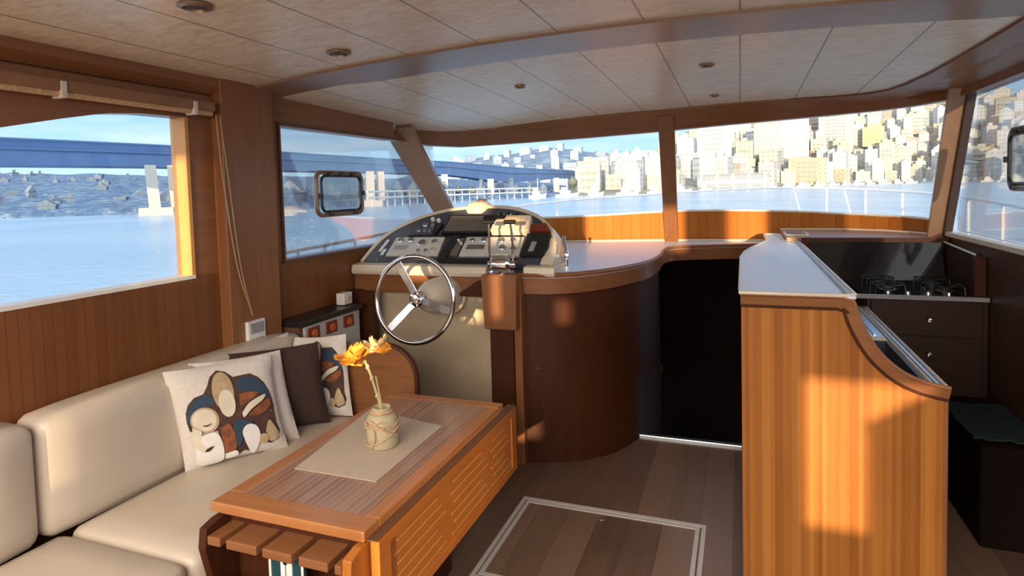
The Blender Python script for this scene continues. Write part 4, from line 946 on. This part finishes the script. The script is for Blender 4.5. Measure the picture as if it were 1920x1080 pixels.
for s_ in (-1, 1): m.tube(smooth_path([C0+Vector((.012, -.058, .095)), C0+Vector((.012+s_*.03, -.066, .11)), C0+Vector((.012+s_*.034, -.067, .085)), C0+Vector((.012, -.062, .09))], 4), .0025, 6)
m.tube(smooth_path([C0+Vector((.0, -.062, .09)), C0+Vector((.01, -.064, .05)), C0+Vector((-.006, -.064, .01))], 4), .0028, 6)
m.build('twine', 'twine', vs, True)
m = MB(); m.tube([C0+Vector((.036*math.cos(t), .036*math.sin(t), .125)) for t in [2*PI*k/20 for k in range(20)]], .006, 8, True); m.build('neck_wrap', 'twine', vs, True)
# flower
fl_ = thing('artificial_flower', 'orange artificial flower on a bare pale stem in the jar', 'flower', C0+Vector((0, 0, .11)))
A0 = C0+Vector((0, 0, .03)); stem = smooth_path([A0, A0+Vector((-.004, .0, .10)), A0+Vector((-.022, -.01, .19)), A0+Vector((-.038, -.015, .245)), A0+Vector((-.05, -.02, .275))], 6)
m = MB(); m.tube(stem, .0045, 8); m.tube(smooth_path([A0+Vector((.008, .0, 0)), A0+Vector((0, .0, .11)), A0+Vector((-.012, -.01, .22))], 5), .003, 6)
for k in (9, 14, 19): m.lathe([(0, -.012), (.008, -.004), (.006, .006), (0, .012)], stem[k], 8, (0.2, 0, 1))
m.build('stem', 'stem', fl_, True)
def petals(c, R_, n, seed, mt, name):
    rnd = random.Random(seed); 
    for k in range(n):
        a = 2*PI*k/n+rnd.uniform(-.3, .3); el = rnd.uniform(-.5, .9); d = Vector((math.cos(a)*math.cos(el), math.sin(a)*math.cos(el), math.sin(el))); s = d.cross(Vector((0, 0, 1))).normalized(); up = s.cross(d)
        rows = []; L = R_*rnd.uniform(.75, 1.15)
        for i in range(7):
            t = i/6; w = L*.42*math.sin(PI*min(1, t*.9+.05))**.7; row = []
            for j in range(7):
                v = j/6*2-1; row.append(Vector(c)+d*L*t+s*w*v+up*(L*.28*t*t+L*.16*v*v+L*.05*math.sin(t*9+v*7+k)))
            rows.append(row)
        m = MB(); m.strip_solid(rows, [[p-up*.0012 for p in r] for r in rows]); m.build(name, mt, fl_, True)
tip = stem[-1]
petals(tip+Vector((-.030, -.005, .004)), .064, 9, 1, 'petal', 'petal')
petals(tip+Vector((-.046, -.01, -.008)), .052, 7, 4, 'petal', 'petal')
petals(tip+Vector((.040, .018, .034)), .058, 8, 2, 'petal_pale', 'petal')
petals(tip+Vector((.066, .022, .026)), .046, 6, 3, 'petal', 'petal')

# ================================================================== FLOOR HATCH
fh = thing('floor_hatch', 'square floor hatch edged with a double pale metal strip in the middle of the floor', 'hatch', (-.575, 2.4, 0))
box(-.998, -.152, 2.082, 2.728, -.04, .0).build('hatch_board', 'floor_planks', fh)
for i0, w_ in ((0.0, .018), (.026, .018)):
    m = MB(); a, b, c, d = -1.0+i0, -.15-i0, 2.08+i0, 2.73-i0; h = .004
    m.box(a, b, d-w_, d, -.002, h); m.box(a, b, c, c+w_, -.002, h); m.box(a, a+w_, c+w_, d-w_, -.002, h); m.box(b-w_, b, c+w_, d-w_, -.002, h); m.build('metal_edging', 'hatch_trim', fh)
m = MB(); m.lathe([(.022, 0), (.020, .003), (.012, .001), (0, .001)], (-.60, 2.655, 0), 18); m.build('lifting_ring', 'bronze', fh, True)

# ================================================================== DOWNLIGHTS
for (x, y, fn, s, lab) in ((-1.512, 1.40, ac, .05, 'bronze recessed ceiling light at the top edge of the view, nearest the viewer'), (-1.512, 2.09, ac, .05, 'bronze recessed ceiling light just behind the cross beam above the sofa'),
      (-.149, 3.152, fc, .036, 'small bronze ceiling light ahead of the beam, in line with the companionway'), (-1.129, 3.187, fc, .030, 'small bronze ceiling light above the steering wheel'), (-.147, 4.076, fc, .028, 'tiny ceiling light nearest the windshield header')):
    z_ = fn(x, y); r = thing('ceiling_light', lab, 'ceiling light', (x, y, z_), 'recessed ceiling lights')
    MB().lathe([(s*.7, 0), (s, -.002), (s, -.007), (s*.72, -.012), (s*.68, -.002)], (x, y, z_), 24).build('bezel', 'bronze', r, True)
    MB().lathe([(s*.70, -.001), (s*.5, -.005), (0, -.006)], (x, y, z_), 20).build('lens', 'rubber', r, True)

# ================================================================== BOW RAIL
br = thing('bow_rail', 'thin white guard rail with stanchions round the bow, seen through the windshield', 'guard rail', (-.3, 7.0, .86))
RP = [(-2.60, 2.2, 1.12), (-2.62, 2.98, 1.152), (-2.6, 3.42, 1.167), (-2.58, 4.04, 1.19), (-2.52, 5.2, 1.26), (-2.3, 6.4, 1.32), (-1.85, 7.3, 1.36), (-1.2, 8.1, 1.385), (-.4, 8.6, 1.42), (.3, 8.55, 1.435), (.95, 8.0, 1.42), (1.4, 7.1, 1.39), (1.62, 6.2, 1.36), (1.68, 5.2, 1.32), (1.70, 4.4, 1.28), (1.70, 3.2, 1.24), (1.7, 2.0, 1.2)]
rp = smooth_path(RP, 8); MB().tube(rp, .013, 8).build('top_rail', 'rail_white', br, True)
m = MB(); m.tube([Vector((p.x, p.y, lerp(.86, p.z, .45))) for p in rp], .007, 6); m.build('lower_rail', 'rail_white', br, True)
for k in range(0, len(rp), 5):
    p = rp[k]; MB().tube([(p.x+(.0), p.y, .86), (p.x, p.y, p.z)], .011, 8).build('stanchion', 'rail_white', br, True)
m = MB(); p = rp[70]; 
for a, b in (((-.75, 8.35, 1.395), (-.5, 8.5, .88)), ((.62, 8.35, 1.43), (.75, 8.2, .88)), ((1.1, 7.8, 1.41), (1.2, 7.6, .88)), ((-1.5, 7.75, 1.37), (-1.42, 7.9, .88))): m.tube([a, b], .009, 8)
m.build('pulpit_braces', 'rail_white', br, True)

# ================================================================== OUTSIDE
WZ = -1.5
m = MB(); m.add([(-1500, -900, WZ), (2500, -900, WZ), (2500, 3000, WZ), (-1500, 3000, WZ)], [(0, 1, 2, 3)])
o = m.build('sea', 'water'); o['kind'] = 'structure'
def az(px): return math.atan((px-960)/F)-YAW                     # bearing from dead ahead, + to starboard
def pos(px, r): a = az(px); return Vector((r*math.sin(a), r*math.cos(a), 0))
def hgt(px, ypx, r):                                              # world z of something seen at (px, ypx) at range r
    gap = (345+(1388-px)*.027)-ypx; return EYE+gap/F*r*math.cos(az(px)+YAW)
def terrain(name, mt, px0, px1, Dt, Rt, depth, lab, rough=2.0, back=200, seed=0):
    cols = 150; rowsn = 26; m = MB(); g = []
    def H(px, r):
        D = interp(px, Dt); top = hgt(px, interp(px, Rt), D+depth)
        t = max(0, min(1.25, (r-D)/depth)); s = t*t*(3-2*t) if t < 1 else 1-(t-1)*.4
        s = .45*t+.55*s if t < 1 else s
        base = WZ+1.2 if t > .004 else WZ-1
        return base+(top-base)*s+rough*noise.noise(Vector((px*.02, r*.02, seed)))*min(1, t*3)
    for i in range(cols+1):
        px = lerp(px0, px1, i/cols); D = interp(px, Dt); row = []
        for j in range(rowsn+1):
            t = j/rowsn; r = D+depth*1.25*t**1.3; p = pos(px, r); row.append((p.x, p.y, H(px, r) if j else WZ-1))
        g.append(row)
    m.strip_solid(g, [[(a, b, c-30) for a, b, c in r] for r in g]); o = m.build(name, mt, None, True); o['kind'] = 'structure'; return H
DC = [(1060, 225), (1090, 240), (1200, 252), (1300, 290), (1480, 450), (1740, 600), (1900, 460), (2150, 430)]
RC = [(1060, 350), (1100, 340), (1130, 327), (1200, 316), (1240, 300), (1290, 276), (1340, 262), (1400, 240), (1480, 222), (1640, 196), (1740, 190), (1800, 196), (1880, 192), (2000, 205), (2150, 220)]
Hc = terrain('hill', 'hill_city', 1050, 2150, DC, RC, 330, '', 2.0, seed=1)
DF = [(760, 620), (1300, 720)]
RF = [(740, 338), (790, 322), (860, 306), (900, 298), (960, 292), (1030, 277), (1100, 285), (1170, 290), (1215, 306), (1300, 312)]
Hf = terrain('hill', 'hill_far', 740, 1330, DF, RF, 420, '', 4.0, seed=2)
DP = [(-260, 175), (0, 160), (300, 150), (550, 146), (740, 166), (900, 205), (1000, 225), (1080, 240)]
RPt = [(-260, 322), (0, 327), (180, 326), (345, 332), (540, 330), (700, 336), (800, 334), (900, 338), (1000, 342), (1080, 350)]
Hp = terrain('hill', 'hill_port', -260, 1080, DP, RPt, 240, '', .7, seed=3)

# ---- buildings ------------------------------------------------------------------------
def bmesh_building(name, w, d, h, mt, style):
    m = MB(); m.box(-w/2, w/2, -d/2, d/2, -6, h)
    if style % 2 == 0: m.box(-w/2-.4, w/2+.4, -d/2-.4, d/2+.4, h, h+.5)
    if style % 3 == 0: m.box(-w*.2, w*.15, -d*.2, d*.2, h, h+2.4)
    if style % 3 == 1: m.prism([(-w/2-.3, h), (w/2+.3, h), (0, h+2.6)], 1, -d/2-.3, d/2+.3)
    if style % 4 == 2:
        for k in range(int(h//3)): m.box(-w*.3, w*.3, -d/2-1.0, -d/2, k*3.1, k*3.1+.9)
    return m.build(name, mt)
LABQ = []
SECT = [(-900, 'far left in the port window'), (70, 'middle of the port window'), (190, 'left of the bridge piers'), (270, 'behind the bridge piers'), (500, 'left of the square portlight'), (600, 'beside the square portlight'), (720, 'near the port corner pillar'), (850, 'over the console left'), (930, 'over the console middle'), (1010, 'right of the console'), (1070, 'where the bridge ends'), (1130, 'right of the bridge end'), (1180, 'just left of the mullion'), (1235, 'just right of the mullion'), (1290, 'under the white tower'), (1345, 'above the glass waterfront hall'),
        (1400, 'right of the glass hall'), (1450, 'left of the terraced building'), (1500, 'above the terraced building'), (1550, 'right of the terraced building'), (1600, 'around the yellow building'), (1660, 'right of the yellow building'), (1710, 'beside the starboard pillar'), (1790, 'just right of the starboard pillar'), (1850, 'left of the starboard portlight'), (1900, 'at the right edge of the view')]
def sector(px):
    out = SECT[0][1]
    for a, t in SECT:
        if px >= a: out = t
    return out
def queue(o, what, px, where, cat, grp): LABQ.append((o, what, px, where, cat, grp))
def flush():
    """one label each: kind + row + place, and left-to-right order where these still agree"""
    d = {}
    for q in LABQ: d.setdefault(q[1]+' '+q[3]+' '+sector(q[2]), []).append(q)
    for base, L in d.items():
        L.sort(key=lambda q: q[2]); n = len(L)
        for k, (o, what, px, where, cat, grp) in enumerate(L):
            pre = '' if n == 1 else ('left ' if k == 0 else 'right ') if n == 2 else ['leftmost ', 'second ', 'third ', 'fourth ', 'fifth ', 'sixth ', 'seventh ', 'eighth '][min(k, 7)] if k < n-1 else 'rightmost '
            tag(o, pre+base, cat, grp)
# landmarks
def landmark(px, r, w, d, h, mt, style, lab, name='building', dz=0, rz=0):
    o = bmesh_building(name, w, d, h, mt, style); p = pos(px, r); o.location = (p.x, p.y, Hc(px, r)-1+dz); o.rotation_euler = (0, 0, -az(px)+rz); tag(o, lab, 'building'); return o
landmark(1341, 440, 22, 16, 27, 'facade_white', 2, 'tall white tower block breaking the skyline right of the central mullion', 'tower_block', dz=0)
landmark(1375, 312, 32, 12, 9.5, 'facade_glass', 2, 'long low waterfront building with a white framed glass front', 'waterfront_hall')
landmark(1515, 478, 24, 14, 18, 'facade_tan', 2, 'wide tan building with stepped balconies above the quay', 'terraced_building')
landmark(1638, 650, 17, 12, 11, 'facade_yellow', 2, 'bright yellow building in the middle of the city hillside', 'yellow_building', dz=12)
landmark(1480, 560, 30, 16, 34, 'facade_white', 3, 'large pale block with dark vertical window bays high in the right pane', 'apartment_tower')
landmark(1568, 640, 28, 16, 36, 'facade_cream', 2, 'broad cream block with a blue grey loggia near the header band', 'apartment_tower')
landmark(1440, 490, 18, 14, 34, 'facade_cream', 4, 'slim cream tower above the waterfront hall', 'apartment_tower')

rnd = random.Random(11); PROTO = {}; TAKEN = [(o.location.copy(), max(v.co.x for v in o.data.vertices)*1.25) for o in bpy.data.objects if o.get('category') == 'building']
DIM = [(11, 9, 10), (8, 8, 14), (14, 9, 9), (9, 9, 17), (15, 9, 11), (7.5, 8, 8), (11, 9, 14)]
LOOK = ['cream block with roof hut', 'slim white gabled building', 'broad tan building', 'tall white block', 'wide pale banded block', 'small cream house', 'cream block with balconies']
def proto(kind, i):
    key = (kind, i)
    if key in PROTO: return PROTO[key]
    w, d, h = DIM[i]
    if kind == 'haze': w, d, h = w*1.2, d*1.1, h*.8
    if kind == 'port': w, d, h = w*.4, d*.4, h*.2
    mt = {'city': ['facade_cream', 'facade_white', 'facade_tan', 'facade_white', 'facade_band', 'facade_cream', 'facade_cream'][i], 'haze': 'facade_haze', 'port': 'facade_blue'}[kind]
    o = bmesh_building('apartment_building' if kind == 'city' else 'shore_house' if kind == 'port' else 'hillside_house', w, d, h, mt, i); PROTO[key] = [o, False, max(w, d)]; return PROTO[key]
def place(kind, px, r, H, what, where, grp, sc_=1.0):
    i = rnd.randrange(7); s = sc_*rnd.uniform(.84, 1.12); p = pos(px, r); w = DIM[i][0]*{'city': 1, 'haze': 1.2, 'port': .5}[kind]*s
    for q, rad in TAKEN:
        if (q.xy-p.xy).length < (w*.62+rad): return w*.4
    pr = proto(kind, i); o = pr[0] if not pr[1] else pr[0].copy()
    if pr[1]: COL.objects.link(o)
    pr[1] = True; TAKEN.append((p.copy(), w*.62))
    o.location = (p.x, p.y, H(px, r)-.5); o.rotation_euler = (0, 0, -az(px)+rnd.uniform(-.5, .5)); o.scale = (s, s, s*rnd.uniform(.85, 1.25))
    queue(o, what or LOOK[i], px, where, 'building', grp); return w
ROWN = ['on the quay', 'second row up', 'third row up', 'fourth row up', 'fifth row up', 'sixth row up', 'seventh row up', 'eighth row up', 'ninth row up', 'tenth row up', 'eleventh row up', 'twelfth row up', 'topmost row']
for row in range(12):
    px = 1100.0+rnd.uniform(0, 12)
    while px < 2040 and sum(q[5] == 'buildings of the city hillside' for q in LABQ) < 296:
        dr_ = 9+row*(17+row*.75); r = interp(px, DC)+dr_+rnd.uniform(-3, 3)
        w = place('city', px, r, Hc, None, ROWN[row], 'buildings of the city hillside', sc_=.85 if px < 1250 else 1.0)
        px += (w*(1.28 if row < 9 else 1.1)+1)/(r*abs(math.cos(az(px)+YAW))**-1)*F*.93/abs(math.cos(az(px)+YAW))**0 if False else (w*1.12+1.5)/r*F/max(.5, math.cos(az(px)+YAW))
for row, dr_ in enumerate((70, 170, 270, 360)):
    px = 805+row*17
    while px < 1232:
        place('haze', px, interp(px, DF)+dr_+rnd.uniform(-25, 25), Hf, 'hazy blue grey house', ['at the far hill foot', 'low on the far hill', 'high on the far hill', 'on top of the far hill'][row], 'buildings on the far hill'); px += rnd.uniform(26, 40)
for k in range(46):
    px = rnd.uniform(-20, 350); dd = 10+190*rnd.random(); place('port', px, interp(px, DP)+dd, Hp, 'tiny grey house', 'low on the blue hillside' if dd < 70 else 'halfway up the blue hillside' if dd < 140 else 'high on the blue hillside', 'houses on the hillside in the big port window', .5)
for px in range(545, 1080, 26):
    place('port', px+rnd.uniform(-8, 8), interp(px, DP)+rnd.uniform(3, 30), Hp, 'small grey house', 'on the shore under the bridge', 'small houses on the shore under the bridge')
# trees between the houses
def tree_mesh(i):
    m = MB(); rr = random.Random(i); n = 9
    m.tube([(0, 0, -2), (0, 0, 3)], .35, 6)
    rings = []
    for k in range(7):
        t = k/6; z = 2+t*(5+i*1.5); rad = (2.8+i*.4)*math.sin(PI*min(.97, t*.85+.12))
        rings.append([(math.cos(2*PI*j/n)*rad*rr.uniform(.8, 1.2), math.sin(2*PI*j/n)*rad*rr.uniform(.8, 1.2), z) for j in range(n)])
    m.loft(rings); return m
TR = [tree_mesh(i).build('tree', 'tree_green', None, True) for i in range(3)]; used = [False]*3
def tree(px, r, H, where, grp, s=1.0):
    for q, rad in TAKEN:
        if (q.xy-pos(px, r).xy).length < rad+3.5*s: return
    TAKEN.append((pos(px, r), 3*s))
    i = rnd.randrange(3); o = TR[i] if not used[i] else TR[i].copy()
    if used[i]: COL.objects.link(o)
    used[i] = True; p = pos(px, r); o.location = (p.x, p.y, H(px, r)); k = s*.7*rnd.uniform(.7, 1.3); o.scale = (k, k, k); queue(o, 'dark green tree', px, where, 'tree', grp)
for k in range(34): px = rnd.uniform(1075, 1245); tree(px, interp(px, DC)+rnd.uniform(5, 120), Hc, 'on the near shore', 'trees on the near shore')
for k in range(40): px = rnd.uniform(1260, 1960); tree(px, interp(px, DC)+rnd.uniform(10, 320), Hc, 'between the city blocks', 'trees on the city hillside')
for k in range(26): px = rnd.uniform(530, 1060); tree(px, interp(px, DP)+rnd.uniform(3, 60), Hp, 'on the shore under the bridge', 'trees on the shore under the bridge', .4)
# boats along the quay
def boat_mesh(L, mt):
    m = MB(); m.loft([[(-L/2, -1.3, .8), (-L/2, 1.3, .8), (-L/2, 1.0, -.4), (-L/2, -1.0, -.4)], [(L*.2, -1.4, 1.0), (L*.2, 1.4, 1.0), (L*.2, .9, -.4), (L*.2, -.9, -.4)], [(L/2, -.1, 1.5), (L/2, .1, 1.5), (L*.42, .05, -.3), (L*.42, -.05, -.3)]])
    m.box(-L*.3, L*.12, -.9, .9, .8, 2.2); m.box(-L*.25, L*.02, -.8, .8, 2.2, 3.3); m.tube([(0, 0, 2), (0, 0, 6.5)], .1, 6); return m.build('moored_boat', mt)
BM = [boat_mesh(6, 'hull_white'), boat_mesh(8.5, 'hull_white')]; bu = [False, False]
px = 1010.0
for k in range(60):
    if px > 1930: break
    i = k % 2; o = BM[i] if not bu[i] else BM[i].copy()
    if bu[i]: COL.objects.link(o)
    bu[i] = True; r = (interp(px, DC) if px > 1060 else interp(px, DP))-rnd.uniform(13, 22); p = pos(px, r); o.location = (p.x, p.y, WZ+.2); o.rotation_euler = (0, 0, rnd.uniform(-.3, .3)-az(px))
    queue(o, ['short white motor boat', 'long white motor boat'][i], px, 'moored at the quay', 'boat', 'boats moored along the quay'); px += rnd.uniform(9.5, 13)/r*F

# ---- bridge -----------------------------------------------------------------------------
bg = thing('road_bridge', 'long blue grey road bridge crossing the water on the port side', 'bridge', (-100, 60, WZ))
BT = [(-420, 250, 306, 78), (-200, 255, 308, 95), (0, 262, 309, 116), (345, 277, 314, 146), (526, 287, 320, 166), (740, 300, 325, 200), (860, 306, 330, 235), (960, 315, 342, 275), (1060, 321, 334, 330), (1095, 324, 335, 370)]
top = []; bot = []
for px, yt, yb, r in BT: p = pos(px, r); top.append(Vector((p.x, p.y, hgt(px, yt, r)))); bot.append(Vector((p.x, p.y, hgt(px, yb, r))))
top = smooth_path(top, 6); bot = smooth_path(bot, 6)
dirn = Vector((-.72, .69, 0))
m = MB(); m.strip_solid([top, [a.lerp(b, .35) for a, b in zip(top, bot)], bot], [[p+dirn*12 for p in top], [a.lerp(b, .35)+dirn*12 for a, b in zip(top, bot)], [p+dirn*10 for p in bot]]); m.build('girder', 'bridge_shaded_blue', bg, False)
m = MB(); m.tube([p+Vector((0, 0, .2)) for p in top], .22, 6); m.tube([p-dirn*.3 for p in [a.lerp(b, .35) for a, b in zip(top, bot)]], .18, 6); m.build('parapet', 'bridge_shadow', bg, True)
def pier(px, r, w, lean=0.0, plinth=True):
    p = pos(px, r); z1 = hgt(px, interp(px, [(a, c) for a, b, c, d in BT]), r)+.3
    a = az(px); s = Vector((math.cos(a), -math.sin(a), 0)); d = Vector((math.sin(a), math.cos(a), 0)); m = MB()
    def ring(c, ww, dd, z): c = c+Vector((0, 0, z)); return [c-s*ww-d*dd, c+s*ww-d*dd, c+s*ww+d*dd, c-s*ww+d*dd]
    m.loft([ring(p+s*lean, w, w*1.4, WZ-1), ring(p, w*.95, w*1.3, z1)]); o = m.build('pier', 'concrete', bg)
    if plinth: m = MB(); m.loft([ring(p+s*lean, w*3.0, w*2.6, WZ-1), ring(p+s*lean, w*2.8, w*2.4, WZ+1.5)]); m.build('plinth', 'concrete', o)
pier(287, 136, 1.0, .6); pier(329, 138, 1.0, .3)
pier(697, 150, 1.0); pier(716, 152, 1.0, plinth=False); pier(836, 200, 1.1, plinth=False); pier(922, 225, 1.2, plinth=False); pier(1045, 262, 1.3, plinth=False)
m = MB()
for k in range(5):
    px0, px1 = 690+k*8, 1020; pass
for z_ in (0.6, 2.0):
    m.tube([pos(690, 140)+Vector((0, 0, z_)), pos(830, 172)+Vector((0, 0, z_)), pos(1010, 215)+Vector((0, 0, z_))], .25, 6)
for px in range(700, 1010, 14): r = interp(px, [(690, 140), (830, 172), (1010, 215)]); p = pos(px, r); m.tube([p+Vector((0, 0, WZ-1)), p+Vector((0, 0, 2.0))], .14, 5)
tag(m.build('jetty', 'rail_white', None, False), 'low white jetty standing in the water under the bridge', 'jetty')

flush()
